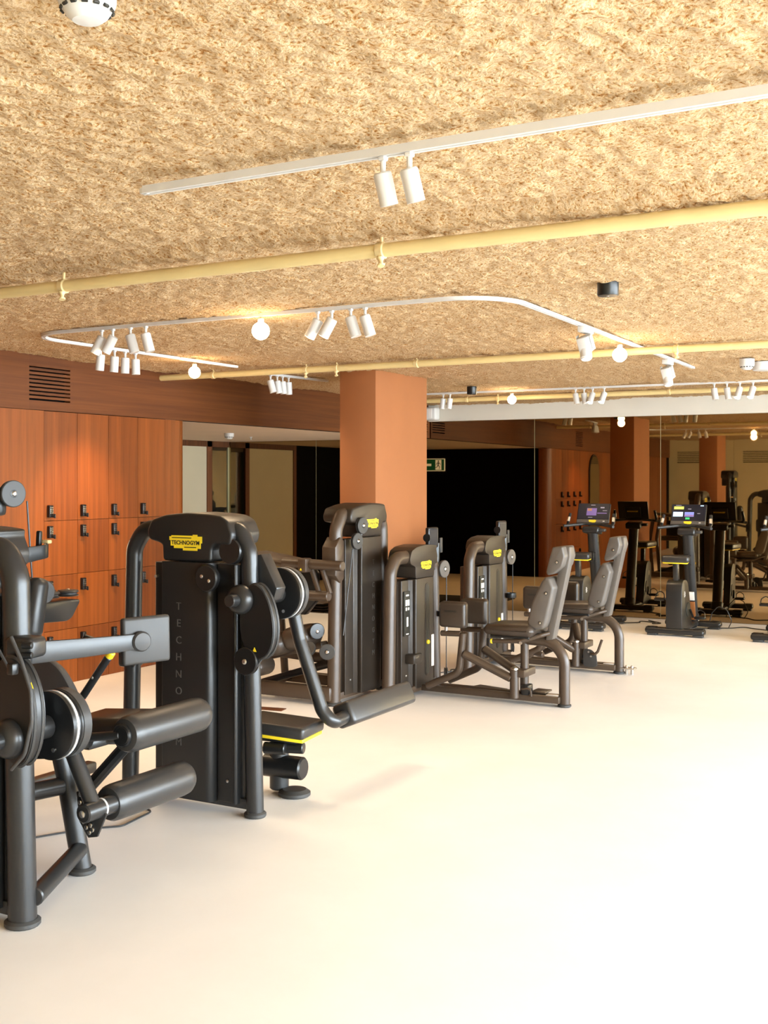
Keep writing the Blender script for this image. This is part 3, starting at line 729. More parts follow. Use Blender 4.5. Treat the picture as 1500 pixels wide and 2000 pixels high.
def tower(root, W, H, tubes, fp, rp, zp, depth=.17, letters=None, nF=.08, r=.041, foot=True, head_back=-.16, mirror_txt=False, xdir=(1, 0, 0), cap=(-.17, .30), left=.10, tube_top=None, fm='frame', sm='shell'):
    """weight tower: bent side tubes, shell with proud front panel and recess, head and curved cap. a = across, n = outwards"""
    la, ra = tubes
    a0, a1 = fp; b0, b1 = rp
    zt = tube_top or H - .085
    cl, cr = cap
    mid = (a0 + a1) / 2
    L(W).tube([(la, 0, .012), (la + .03, 0, zt - .10), (la + .10, 0, zt), (cl + .05, 0, zt)], r, 16, .11, ry=r * 1.05).make('frame_tube', fm, root)
    L(W).tube([(ra, 0, .012), (ra - .035, 0, zt - .10), (ra - .09, 0, zt), (cr - .05, 0, zt)], r, 16, .11, ry=r * 1.05).make('frame_tube', fm, root)
    if foot:
        for q in (la, ra): L(W).lathe((q, 0, 0), (0, 0, 1), [(r * 1.18, 0), (r * 1.3, .006), (r * 1.3, .018), (r * 1.08, .026)], 20).make('foot', 'rubber', root)
    lo, hi = min(a0, b0), max(a1, b1)
    L(W).prism([(la, -.03), (ra, -.03), (ra, .03), (la, .03)], .035, .085, 'z').make('base_bar', fm, root, bevel=.006)
    s_lo, s_hi = lo - (left if lo == a0 else .0), hi + (.03 if hi == b1 else .0)
    # shell body
    sh = L(W).prism(round_poly([(s_lo, -depth + nF), (s_hi, -depth + nF), (s_hi, nF - .06), (s_lo, nF - .06)], .03), .06, zp - .01, 'z').make('shell', sm, root, bevel=.004)
    L(W).prism(round_poly([(a0, nF - .08), (a1, nF - .08), (a1, nF - .03), (a1 - .02, nF), (a0 + .006, nF), (a0, nF - .006)], .018), .055, zp, 'z').make('front_panel', sm, root, bevel=.003)
    L(W).prism(round_poly([(b0 + .004, nF - .08), (b1, nF - .08), (b1, nF - .03), (b1 - .012, nF - .018), (b1 - .03, nF - .045), (b0 + .004, nF - .045)], .006), .06, zp - .006, 'z').make('recess_panel', sm, root, bevel=.002)
    for (aa, zz) in (((b0 + b1) / 2, .16), (s_lo + .03 if lo == a0 else s_hi - .03, .16), (s_lo + .03 if lo == a0 else s_hi - .03, zp - .08)):
        L(W).lathe((aa, nF - .062, zz), (0, 1, 0), [(.008, 0), (.008, .022), (.004, .024)], 10).make('bolt', 'steel', root)
    # head with the maker's plate, sweeping up into the cap that swallows the tube ends
    hp = [(a0 + .004, zp + .003), (a0, H - .16), (a0 - .02, H - .15), (cl, H - .135), (cl - .014, H - .095), (cl + .015, H - .038), (max(cl + .08, a0 + .02), H - .012), (mid, H), (a1 - .02, H - .006), (a1 + .05, H - .014), (cr - .015, H - .038), (cr + .014, H - .10), (cr, H - .152), (a1 + .02, H - .15), (a1, H - .17), (a1 - .004, zp + .003)]
    L(W).prism(round_poly(hp, .018, 4), head_back, nF - .004, 'y').make('head_cap', sm, root, bevel=.016, bseg=3)
    if letters:
        txt, am, z0, z1, sz = letters
        n = len(txt); up = Vector((0, 0, 1)); x = Vector(xdir)
        for i, ch in enumerate(txt):
            z = z1 - (z1 - z0) * i / (n - 1)
            text_mesh('letter', ch, sz, 'relief', root, W(am, nF + .0008, z - sz * .35), x, up, .0012)
    return sh

# ------------------------------------------------------------------ hip machine (middle of the picture)
def hip_machine():
    W = frame_minus_y(-3.575, 4.455)
    t = thing('hip_machine', (-3.575, 4.50, 0), 'large black hip machine with yellow maker plate and padded swing arm before the lockers', 'gym machine', 'weight machines')
    tower(t, W, 1.445, (-.385, .393), (-.115, .19), (.19, .325), 1.205, letters=('TECHNOGYM', -.005, .33, .99, .052), cap=(-.20, .30))
    logo(t, W(.035, .0765, 1.30), .20, (1, 0, 0), (0, -1, 0))
    # pulleys on the recess
    p = G().lathe((-3.395, 4.44, 1.135), (0, -1, 0), [(.036, 0), (.036, .06), (.062, .062), (.066, .068), (.066, .088), (.060, .094)], 30).make('pulley', 'black', t)
    for (dx, dz) in ((-.022, .008), (.022, -.012)): G().lathe((-3.395 + dx, 4.347, 1.135 + dz), (0, -1, 0), [(.009, 0), (.009, .004), (.005, .007)], 10).make('bolt', 'steel', p)
    G().lathe((-3.285, 4.43, 1.265), (0, -1, 0), [(.058, 0), (.064, .004), (.064, .014), (.054, .018), (.054, .026), (.062, .03), (.060, .042)], 30).make('pulley', 'black', t)
    pulley(t, (-3.155, 4.335, .757), (0, -1, 0), .066, .03, 'black')
    ax, az = -3.185, 1.045
    # bracket from the frame down to the axle
    G().prism([(-3.235, 1.235), (-3.165, 1.25), (-3.075, 1.09), (-3.095, 1.03), (-3.20, 1.06)], 4.48, 4.56, 'y').make('bracket', 'frame', t, bevel=.006)
    # cam plate with grooved rim
    n = 40
    def cam_pts(k): return [(-3.10 + .095 * k * math.cos(2 * PI * i / n) * (1 - .12 * math.sin(2 * PI * i / n)) - .01 * math.sin(2 * PI * i / n), .945 + .175 * k * math.sin(2 * PI * i / n)) for i in range(n)]
    c = G().prism(cam_pts(.97), 4.345, 4.405, 'y').make('cam_plate', 'black', t)
    for y in (4.352, 4.388):
        G().rings([[(x, y, z) for x, z in cam_pts(.99)], [(x, y + .006, z) for x, z in cam_pts(1.03)], [(x, y + .012, z) for x, z in cam_pts(.99)]]).make('cam_rim', 'disc', c)
    G().prism([(-3.118, .805), (-3.096, .805), (-3.107, .826)], 4.3435, 4.3452, 'y').make('warning_sticker', 'yellow', c, smooth=0)
    # hub, axle and round disc with silver ring
    h = G().lathe((ax, 4.345, az), (0, -1, 0), [(.070, 0), (.070, .008), (.062, .028), (.045, .042), (.030, .046), (.030, .088), (.026, .092)], 30).make('hub', 'frame', t)
    G().lathe((ax + .018, 4.262, az - .014), (0, -1, 0), [(.005, 0), (.004, .004)], 8).make('bolt', 'steel', h)
    G().cyl((ax, 4.40, az), (ax, 4.66, az), .043, 24).make('axle', 'frame', t)
    d = G().lathe((ax, 4.655, az), (0, 1, 0), [(.118, 0), (.126, .004), (.126, .020), (.122, .022), (.122, .040), (.126, .042), (.126, .075), (.118, .08)], 44).make('round_disc', 'black', t)
    G().lathe((ax, 4.676, az), (0, 1, 0), [(.1225, 0), (.128, .002), (.128, .012), (.1225, .014)], 44).make('silver_ring', 'silver', d)
    G().lathe((ax, 4.702, az), (0, 1, 0), [(.123, 0), (.1285, .002), (.1285, .030), (.123, .032)], 44).make('outer_band', 'disc', d)
    G().lathe((ax + .03, 4.654, az - .085), (0, -1, 0), [(.008, 0), (.008, .004)], 10).make('bolt', 'steel', d)
    # swing arm and pad
    G().tube([(-3.20, 4.79, 1.0), (-3.155, 4.80, .80), (-3.035, 4.82, .455), (-2.985, 4.84, .395), (-2.995, 5.02, .405)], .034, 18, .10, bs=8).make('swing_arm', 'frame', t)
    G().rbox((-3.0, 5.30, .41), (.115, .68, .125), .022, (0, R(-24), 0), k=3).make('arm_pad', 'pad', t)
    # cable from the cam to the lower pulley
    G().tube([(-3.06, 4.37, .80), (-3.10, 4.35, .735)], .005, 8).make('cable', 'cable', t)
    # adjustable step / seat behind the tower
    st = G().rbox((-3.225, 4.74, .378), (.36, .26, .062), .018, (0, R(3), R(8)), k=3).make('step_pad', 'pad', t)
    G().rbox((-3.215, 4.735, .342), (.33, .235, .018), .006, (0, R(3), R(8))).make('yellow_edge', 'yellow', st)
    G().rbox((-3.26, 4.80, .315), (.24, .16, .05), .015, (0, 0, R(8))).make('step_carrier', 'frame', t)
    for (x, y) in ((-3.20, 4.74), (-3.13, 4.80)): G().tube([(x - .11, y - .03, .262), (x, y, .262)], .030, 16).make('step_roller', 'black', t)
    G().tube([(-3.32, 4.86, .02), (-3.32, 4.86, .30)], .05, 16).make('step_post', 'frame', t)
    G().tube([(-3.40, 4.84, .14), (-3.17, 4.86, .14)], .058, 20).make('motor_housing', 'black', t)
    G().lathe((-3.22, 4.85, 0), (0, 0, 1), [(.075, 0), (.082, .006), (.082, .02), (.06, .035)], 24).make('step_foot', 'rubber', t)
    # side bracket on the left tube
    G().tube([(-3.95, 4.44, .74), (-4.02, 4.40, .75), (-4.20, 4.38, .79)], .022, 12, .04).make('side_arm', 'black', t)
    G().rbox((-3.955, 4.455, .73), (.095, .095, .15), .015).make('side_clamp', 'black', t)
    return t
hip_machine()

# ------------------------------------------------------------------ leg curl machine at the left edge
def leg_machine():
    W = frame_minus_y(-3.53, 2.96)
    t = thing('leg_curl_machine', (-3.49, 2.96, 0), 'dark leg curl machine with two padded rollers at the left edge of the picture', 'gym machine', 'weight machines')
    tower(t, W, 1.43, (-.385, .393), (-.115, .19), (.19, .325), 1.19, letters=('TECHNOGYM', -.005, .33, .98, .052), r=.050, cap=(-.165, .25))
    logo(t, W(.035, .0765, 1.29), .20, (1, 0, 0), (0, -1, 0))
    ax, az = -3.115, .70
    n = 40
    def cam_pts(k): return [(-3.065 + .10 * k * math.cos(2 * PI * i / n) * (1 + .1 * math.sin(2 * PI * i / n)) - .02 * math.sin(2 * PI * i / n), .795 + .19 * k * math.sin(2 * PI * i / n)) for i in range(n)]
    c = G().prism(cam_pts(.97), 2.845, 2.905, 'y').make('cam_plate', 'black', t)
    for y in (2.852, 2.888):
        G().rings([[(x, y, z) for x, z in cam_pts(.99)], [(x, y + .006, z) for x, z in cam_pts(1.03)], [(x, y + .012, z) for x, z in cam_pts(.99)]]).make('cam_rim', 'disc', c)
    G().prism([(-2.985, .885), (-2.963, .885), (-2.974, .906)], 2.8435, 2.8452, 'y').make('warning_sticker', 'yellow', c, smooth=0)
    h = G().lathe((ax + .035, 2.845, az), (0, -1, 0), [(.070, 0), (.070, .008), (.062, .028), (.045, .042), (.030, .046), (.030, .11), (.026, .114)], 30).make('hub', 'frame', t)
    G().cyl((ax, 2.90, az), (ax, 3.06, az), .043, 24).make('axle', 'frame', t)
    d = G().lathe((ax, 3.06, az), (0, 1, 0), [(.118, 0), (.126, .004), (.126, .020), (.122, .022), (.122, .045), (.126, .047), (.126, .09), (.118, .095)], 44).make('round_disc', 'black', t)
    G().lathe((ax, 3.08, az), (0, 1, 0), [(.1225, 0), (.128, .002), (.128, .012), (.1225, .014)], 44).make('silver_ring', 'silver', d)
    G().lathe((ax, 3.115, az), (0, 1, 0), [(.123, 0), (.1285, .002), (.1285, .04), (.123, .042)], 44).make('outer_band', 'disc', d)
    G().lathe((ax + .03, 3.059, az - .085), (0, -1, 0), [(.008, 0), (.008, .004)], 10).make('bolt', 'steel', d)
    # hoses running over the cam edge
    G().tube([(-3.05, 2.825, 1.06), (-3.0, 2.825, .98), (-2.955, 2.825, .88), (-2.95, 2.825, .78), (-2.985, 2.825, .66), (-3.05, 2.825, .60)], .007, 10, .06).make('hose', 'disc', t)
    G().tube([(-3.14, 2.80, 1.16), (-3.08, 2.79, 1.03), (-3.02, 2.79, .955)], .005, 8, .02).make('cable', 'cable', t)
    G().rbox((-3.015, 2.80, .955), (.03, .03, .04), .006).make('hose_clip', 'black', t)
    # lower arm, roller, upper tube, roller
    G().tube([(-3.165, 3.20, .64), (-3.020, 3.20, .375)], .030, 16).make('lower_arm', 'frame', t)
    pv = G().tube([(-3.015, 3.135, .372), (-3.015, 3.34, .372)], .036, 18).make('pivot', 'frame', t)
    G().lathe((-3.015, 3.134, .372), (0, -1, 0), [(.014, 0), (.014, .004), (.009, .007)], 12).make('bolt', 'steel', pv)
    G().lathe((-3.015, 3.225, .372), (0, 1, 0), [(.036, 0), (.0375, .001), (.0375, .008), (.036, .009)], 20).make('silver_ring', 'silver', pv)
    def roller(x, y0, y1, z, rr, tl=0):
        r_ = G().lathe((x, y0, z), (0, 1, tl), [(rr * .55, 0), (rr * .86, .006), (rr * .97, .022), (rr, .045), (rr, y1 - y0 - .045), (rr * .97, y1 - y0 - .022), (rr * .86, y1 - y0 - .006), (rr * .5, y1 - y0)], 28).make('roller_pad', 'pad', t)
        G().lathe((x, y0 - .012, z), (0, 1, tl), [(rr * .45, 0), (rr * .5, .004), (rr * .5, .016)], 20).make('end_plate', 'black', r_)
        G().lathe((x, y1 - .004, z + tl * (y1 - y0)), (0, 1, tl), [(.016, 0), (.016, .012), (.010, .016)], 12).make('bolt', 'steel', r_)
    roller(-3.035, 3.285, 3.755, .368, .071)
    roller(-2.975, 3.31, 3.785, .632, .071)
    G().tube([(-3.225, 3.28, .60), (-3.085, 3.30, .618), (-2.990, 3.31, .632)], .017, 14, .03).make('roller_tube', 'frame', t)
    G().lathe((-2.980, 3.30, .632), (0, 1, 0), [(.040, 0), (.045, .006), (.045, .02)], 20).make('collar', 'black', t)
    # adjustment plate with chromed holes
    p = G().prism([(-3.125, .42), (-3.065, .445), (-2.975, .355), (-3.020, .265), (-3.065, .255), (-3.110, .31)], 3.215, 3.225, 'y').make('adjusting_plate', 'frame', t, bevel=.002)
    for (x, z) in ((-3.100, .415), (-3.080, .42), (-3.103, .385), (-3.085, .372), (-3.097, .345), (-3.075, .34), (-3.085, .315), (-3.070, .295), (-3.055, .278), (-3.040, .29), (-3.050, .305)):
        G().lathe((x, 3.214, z), (0, -1, 0), [(.009, 0), (.009, .004), (.006, .006)], 10).make('hole_rim', 'steel', p)
    # second leg and cross tubes
    G().tube([(-3.345, 3.475, .012), (-3.40, 3.44, .40), (-3.44, 3.42, .60)], .040, 16, .1).make('rear_leg', 'frame', t)
    G().lathe((-3.345, 3.475, 0), (0, 0, 1), [(.050, 0), (.056, .006), (.056, .018), (.044, .026)], 20).make('foot', 'rubber', t)
    G().tube([(-3.10, 2.98, .10), (-3.345, 3.46, .10)], .034, 16).make('floor_tube', 'frame', t)
    G().tube([(-3.50, 3.08, .36), (-3.40, 3.42, .36)], .036, 14).make('cross_tube', 'frame', t)
    G().tube([(-3.30, 3.05, .50), (-3.28, 3.10, .42), (-3.30, 3.12, .38), (-3.34, 3.10, .33)], .009, 8, .03).make('cable_loop', 'cable', t)
    G().prism([(-3.42, .60), (-3.14, .60), (-3.16, .56), (-3.30, .54), (-3.42, .57)], 3.12, 3.34, 'y').make('carriage', 'black', t, bevel=.01)
    G().tube([(-3.14, 3.40, .575), (-3.01, 3.44, .582)], .014, 10).make('release_rod', 'steel', t)
    G().tube([(-3.30, 3.44, .34), (-3.10, 3.52, .58)], .026, 10).make('strut', 'black', t)
    # seat, side shield, lever
    def dome(p): return (p.x, p.y, p.z + .035 * math.cos(min(1, abs(p.x) / .16) * PI / 2) - .03 * (p.x / .16 if p.x < 0 else 0) ** 2)
    G().rbox((-3.45, 3.78, .535), (.34, .30, .10), .045, (0, 0, R(6)), k=4, fn=dome).make('seat', 'pad', t)
    G().rbox((-3.48, 3.66, .50), (.22, .24, .04), .01).make('seat_carrier', 'black', t)
    G().prism(round_poly([(-3.95, .62), (-3.46, .60), (-3.50, .70), (-3.58, .80), (-3.72, .86), (-3.95, .87)], .05), 3.58, 3.62, 'y').make('side_shield', 'disc', t, bevel=.008)
    lv = G().tube([(-3.56, 3.70, .66), (-3.41, 3.70, .845)], .017, 14).make('lever', 'frame', t)
    G().tube([(-3.41, 3.70, .845), (-3.392, 3.70, .868)], .0185, 14).make('yellow_tip', 'yellow', lv)
    G().lathe((-3.485, 3.682, .752), (0, -1, 0), [(.006, 0), (.005, .004)], 8).make('bolt', 'steel', lv)
    G().tube([(-3.575, 3.70, .642), (-3.56, 3.70, .66)], .0185, 14).make('red_ring', 'e_red', lv)
    # arm rest: flat curved bar with square pad and round knob
    a = Vector((-3.185, 3.0, .968)); b = Vector((-3.005, 3.44, .972)); dr = (b - a).normalized()
    nrm = Vector((dr.y, -dr.x, 0)).normalized()
    rings = []
    for k in range(13):
        q = k / 12; c = a + (b - a) * q + nrm * (.012 * math.sin(q * PI)); hh = .042 - .012 * q
        rings.append([c + nrm * .006 + Vector((0, 0, hh)), c + nrm * .006 - Vector((0, 0, hh)), c - nrm * .006 - Vector((0, 0, hh)), c - nrm * .006 + Vector((0, 0, hh))])
    G().rings(rings).make('arm_bar', 'frame', t, bevel=.003)
    ang = math.atan2(dr.y, dr.x)
    G().rbox(b + dr * .035 - nrm * .028, (.205, .035, .185), .012, (0, R(-1), ang), k=3).make('arm_pad', 'disc', t)
    G().lathe(b - nrm * .004, nrm, [(.040, 0), (.040, .016), (.034, .024), (.015, .027)], 26).make('knob', 'disc', t)
    G().rbox(a - dr * .01, (.07, .05, .11), .015, (0, 0, ang), k=2).make('arm_clamp', 'frame', t)
    G().rbox((-3.09, 2.93, 1.01), (.12, .10, .075), .02, (0, 0, R(10)), k=3).make('frame_joint', 'frame', t)
    for z in (.99, 1.025): G().tube([(-3.045, 2.87, z), (-3.01, 2.885, z)], .012, 10).make('adjusting_knob', 'black', t)
    return t
leg_machine()

# ------------------------------------------------------------------ leg press behind
def leg_press():
    W = frame_plus_x(-4.27, 7.31)
    t = thing('leg_press_machine', (-4.27, 7.31, 0), 'tall brown-black leg press tower with vertical raised lettering in front of the column', 'gym machine', 'weight machines')
    tower(t, W, 1.437, (-.375, .355), (-.125, .185), (-.285, -.140), 1.185, letters=('TECHNOGYM', .045, .33, 1.0, .052), xdir=(0, 1, 0), nF=.085, r=.048, cap=(-.26, .26), fm='lit_frame', sm='lit_shell')
    logo(t, W(.035, .0822, 1.285), .185, (0, 1, 0), (1, 0, 0))
    pulley(t, W(-.150, .115, 1.275), (1, -.12, 0), .062)
    pulley(t, W(-.225, .115, 1.165), (1, -.12, 0), .060)
    pulley(t, (-4.235, 6.79, .40), (.55, -1, 0), .056)
    pulley(t, (-4.40, 6.80, .415), (.2, -1, .5), .052)
    pulley(t, (-4.36, 6.86, .53), (.9, -.6, 0), .058, m='black')
    G().tube([(-4.20, 7.08, 1.11), (-4.20, 6.95, .50)], .004, 8).make('cable', 'cable', t)
    # diamond bracket on the left tube
    G().prism([(6.87, 1.13), (6.94, 1.20), (6.99, 1.17), (6.99, .90), (6.94, .87), (6.87, .93)], -4.33, -4.215, 'x').make('bracket', 'lit_frame', t, bevel=.008)
    # horizontal bars of the carriage
    G().tube([(-4.135, 6.84, 1.002), (-4.64, 6.84, 1.012)], .036, 18).make('upper_bar', 'lit_frame', t)
    G().tube([(-4.26, 6.86, .785), (-4.46, 6.86, .780)], .036, 18).make('lower_bar', 'lit_frame', t)
    G().rbox((-4.44, 6.82, 1.0), (.07, .09, .10), .012).make('clamp', 'lit_frame', t)
    G().prism([(-4.455, .965), (-4.435, .965), (-4.445, .982)], 6.7735, 6.7755, 'y').make('warning_sticker', 'yellow', t, smooth=0)
    for s in (0, .09): G().tube([(-4.42 + s, 6.87, .985), (-4.35 + s, 6.87, .80)], .020, 10).make('link', 'lit_frame', t)
    # foot plate and curved backrest seen from behind
    G().prism([(-4.88, .93), (-4.50, .97), (-4.46, .93), (-4.47, .72), (-4.56, .62), (-4.90, .62)], 7.00, 7.06, 'y').make('foot_plate', 'black', t, bevel=.01)
    G().rbox((-4.83, 7.02, 1.02), (.42, .34, .045), .02, (0, R(8), 0), k=3).make('backrest_top', 'lit_frame', t)
    # bulging cushions of the seat
    def cushion(c, sz, rot): G().rbox(c, sz, min(sz) * .48, rot, k=4).make('cushion', 'lit_pad', t)
    cushion((-4.53, 6.92, .475), (.24, .30, .165), (0, R(-12), 0)); cushion((-4.70, 6.88, .420), (.22, .30, .165), (0, R(-12), 0)); cushion((-4.85, 6.86, .245), (.14, .26, .14), (0, 0, 0))
    G().rbox((-4.62, 7.02, .36), (.46, .10, .05), .012, (0, R(-14), 0)).make('seat_carrier', 'lit_frame', t)
    # base rails
    G().rbox((-4.66, 6.90, .085), (.80, .075, .10), .016).make('base_rail', 'lit_frame', t)
    G().rbox((-4.66, 7.52, .060), (.80, .075, .085), .016).make('base_rail', 'lit_frame', t)
    G().prism([(-5.02, .10), (-4.40, .30), (-4.33, .30), (-4.33, .245), (-4.40, .235), (-5.02, .05)], 7.10, 7.18, 'y').make('ramp_rail', 'black', t, bevel=.008)
    G().rbox((-4.62, 7.2, .285), (.62, .07, .07), .015, (0, R(3), 0)).make('upper_rail', 'lit_frame', t)
    G().tube([(-5.03, 6.9, .06), (-5.03, 7.5, .06)], .034, 14).make('cross_rail', 'lit_frame', t)
    for y in (6.95, 7.45): G().tube([(-5.03, y, .03), (-5.08, y, .62), (-5.02, y, .98)], .03, 14, .1).make('back_leg', 'lit_frame', t)
    for k in range(4): G().rbox((-4.72, 7.30 + .0 * k, .62 + .02 * k), (.40, .20, .012), .004).make('weight_plate_stack', 'lit_frame', t)
    return t
leg_press()
tag(G().rbox((-4.58, 6.60, .003), (.20, .085, .006), .002, (0, 0, R(10))).make('floor_socket', 'frame_wood'), 'small brown floor socket plate before the leg press', 'floor socket')

# ------------------------------------------------------------------ hip abductor machines (two)
def abductor(ox, oy, label, pads, second):
    t = thing('abductor_machine', (ox, oy, 0), label, 'gym machine', 'hip abductor machines with seats')
    T = frame_plus_x(ox, oy - .11)
    C = lambda u, v, z: (ox + u, oy + v, z)
    tower(t, T, 1.118, (-.375, .375), (-.056, .255), (-.205, -.060), .870, nF=.06, depth=.22, xdir=(0, 1, 0), head_back=-.13, r=.047, cap=(-.13, .30), fm='lit_frame', sm='lit_shell')
    logo(t, T(.115, .0572, .965), .17, (0, 1, 0), (1, 0, 0))
    g = L(T); g.prism(capsule_poly(.125, .48, .034, .350, 10), .058, .064, 'y'); sl = g.make('slot_rim', 'lit_shell', t, bevel=.002)
    g = L(T); g.prism(capsule_poly(.125, .48, .024, .338, 10), .060, .066, 'y'); g.make('weight_slot', 'ink', sl)
    L(T).lathe((.120, .064, .385), (0, 1, 0), [(.017, 0), (.017, .012), (.013, .016)], 16).make('weight_pin', 'yellow', t)
    L(T).box((.195, .0595, .19), (.238, .0612, .43)).make('weight_sticker', 'lens', t, smooth=0)
    pl = L(T).rbox((-.130, .020, .62), (.092, .012, .33), .003).make('instruction_placard', 'ink', t)
    for (a, z, w, h) in ((-.13, .755, .045, .012), (-.147, .70, .026, .045), (-.112, .70, .026, .045), (-.147, .655, .02, .025), (-.112, .655, .02, .02), (-.13, .56, .024, .07), (-.13, .47, .04, .008)):
        L(T).box((a - w / 2, .026, z - h / 2), (a + w / 2, .0275, z + h / 2)).make('placard_print', 'lens', pl, smooth=0)
    L(T).rbox((-.075, .045, .285), (.14, .09, .07), .012).make('shelf_box', 'lit_shell', t)
    # pulley, cable, cup ring on the right tube
    pulley(t, T(.405, .075, .915), (1, -.15, 0), .068, m='taupe')
    L(T).tube([(.455, .06, .90), (.455, .06, .13)], .004, 8).make('cable', 'cable', t)
    pulley(t, T(.45, .075, .10), (.9, .5, 0), .045)
    L(T).tube([(.37 + .05 * math.cos(2 * PI * k / 20), .075 + .05 * math.sin(2 * PI * k / 20), .575) for k in range(21)], .004, 6, ry=.024, up=(0, 0, 1), soft=0).make('cup_ring', 'black', t)
    # device holder with little screen
    L(T).tube([(.30, .02, .92), (.355, .03, .97), (.365, .03, 1.12)], .015, 10, .04, ry=.022).make('holder_post', 'black', t)
    ph = L(T).rbox((.265, .03, 1.165), (.125, .035, .155), .010, (0, 0, R(12)), k=2).make('touch_display', 'black', t)
    L(T).rbox((.265 - .0031, .03 + .0155, 1.165), (.100, .008, .125), .002, (0, 0, R(12)), k=1).make('screen', 'screen', ph)
    L(T).cyl((.185, .03, 1.165), (.175, .03, 1.165), .032, 16).make('display_knob', 'black', ph)
    L(T).rbox((.400, .04, 1.10), (.04, .012, .115), .004).make('card_reader', 'disc', t)
    # base
    g = L(C); g.rbox((.56, -.045, .052), (1.16, .05, .048), .008).rbox((.56, .045, .052), (1.16, .05, .048), .008); g.make('base_rail', 'lit_frame', t)
    L(C).rbox((.02, 0, .052), (.07, .66, .05), .010).make('base_cross', 'lit_frame', t)
    L(C).rbox((.50, .20, .045), (.26, .08, .012), .003, (0, 0, R(-14))).make('base_wing', 'lit_frame', t)
    # chair arch and seat column
    L(C).tube([(1.157, 0, .012), (1.157, 0, .455), (.80, 0, .462)], .036, 18, .17, bs=10, ry=.040).make('chair_arch', 'lit_frame', t)
    L(C).lathe((1.157, 0, 0), (0, 0, 1), [(.042, 0), (.048, .006), (.048, .016), (.038, .022)], 20).make('foot', 'rubber', t)
    L(C).tube([(.855, 0, .07), (.855, 0, .47)], .030, 18).make('seat_column', 'lit_frame', t)
    L(C).prism([(1.03, .465), (1.085, .475), (1.185, .93), (1.212, 1.06), (1.212, 1.135), (1.165, 1.14), (1.10, .85)], -.045, .045, 'y').make('back_post', 'taupe', t, bevel=.010)
    bk = L(C).prism(round_poly([(1.06, .925), (1.095, .915), (1.125, .85), (1.10, .74), (1.065, .60), (1.045, .56), (.985, .545), (.935, .565), (.925, .61), (.96, .74), (1.03, .89)], .015), -.135, .135, 'y').make('backrest', 'taupe', t, bevel=.020, bseg=3)
    hd = L(C).prism(round_poly([(1.11, 1.135), (1.185, 1.14), (1.20, 1.07), (1.18, 1.0), (1.12, .948), (1.075, .935), (1.062, .955), (1.085, 1.05)], .012), -.12, .12, 'y').make('headrest', 'taupe', t, bevel=.018, bseg=3)
    for par, (u, z) in ((bk, (1.07, .81)), (bk, (1.025, .60)), (hd, (1.145, 1.03))):
        L(C).lathe((u, -.134 if par is bk else -.119, z), (0, -1, 0), [(.013, 0), (.013, .003), (.009, .0045)], 12).make('bolt_cover', 'ink', par)
        L(C).lathe((u, -.1375 if par is bk else -.1225, z), (0, -1, 0), [(.008, 0), (.008, .003), (.004, .005)], 10).make('bolt', 'steel', par)
    def dome(p):
        q = p.x / .20
        return (p.x, p.y * (1 - .18 * max(0, -q) ** 2), p.z * (1.0) + (.022 * math.cos(min(1, abs(q)) * PI / 2) if p.z > 0 else .012 * abs(q) ** 2) - (.018 * (-q) ** 2 if q < 0 and p.z > 0 else 0))
    L(C).rbox((.785, 0, .530), (.40, .37, .088), .042, k=4, fn=dome).make('seat', 'lit_pad', t)
    L(C).rbox((.79, 0, .485), (.30, .26, .025), .008).make('seat_plate', 'black', t)
    for v in (-.13, .13):
        L(C).tube([(.66, v, .448), (.88, v, .462), (1.01, v * .6, .505), (1.06, v * .3, .52)], .016, 12, .05).make('seat_rail', 'lit_frame', t)
    L(C).cyl((.648, -.13, .447), (.662, -.13, .448), .0175, 12).make('yellow_cap', 'yellow', t)
    L(C).lathe((.885, -.148, .452), (0, -1, 0), [(.012, 0), (.012, .006)], 10).make('bolt', 'steel', t)
    # leg levers
    for s, (pu, pv) in zip((-1, 1), pads):
        hv = .095 * s
        L(C).tube([(.815, hv, .045), (.815, hv, .250)], .033, 18).make('hinge', 'lit_frame', t)
        L(C).lathe((.815, hv, .250), (0, 0, 1), [(.028, 0), (.026, .012), (.012, .02)], 16).make('hinge_cap', 'steel', t)
        L(C).tube([(.79, hv, .185), (pu + .08, pv, .345)], .040, 14, ry=.030).make('diagonal_arm', 'lit_frame', t)
        L(C).tube([(pu - .215, pv * 1.02, .085), (pu + .045, pv, .205), (pu + .077, pv, .495)], .027, 14, .085, bs=8).make('lever_tube', 'lit_frame', t)
        L(C).tube([(pu - .10, pv, .482), (pu + .06, pv, .487)], .021, 14).make('pad_bar', 'lit_frame', t)
        L(C).cyl((pu - .06, pv, .495), (pu - .06, pv, .54), .012, 10).make('pad_pin', 'steel', t)
        def waist(p):
            q = p.x / .11
            return (p.x + (.012 * (abs(p.z) / .09) ** 2 - .006 if q > .6 else 0), p.y, p.z + .012 * math.cos(max(-1, min(1, q)) * PI / 2) * (1 if p.z > 0 else 0))
        pd = L(C).rbox((pu, pv, .622), (.215, .078, .185), .028, k=4, fn=waist).make('thigh_pad', 'lit_pad', t)
        if s < 0: text_mesh('pad_print', 'TECHNOGYM', .016, 'ink', pd, C(pu - .01, pv - .0395, .645), (1, 0, 0), (0, 0, 1), .0006, bold=.002)
    L(C).rbox((.86, 0, .225), (.075, .22, .055), .008).make('hinge_yoke', 'lit_frame', t)
    L(C).rbox((.885, -.03, .105), (.06, .10, .075), .012).make('cam_block', 'black', t)
    L(C).tube([(.86, -.075, .11), (.93, -.075, .125), (.935, -.075, .065)], .008, 8, .03).make('latch', 'lit_frame', t)
    L(C).rbox((1.075, 0, .0785), (.09, .07, .004), .001).make('rail_sticker', 'lens', t)
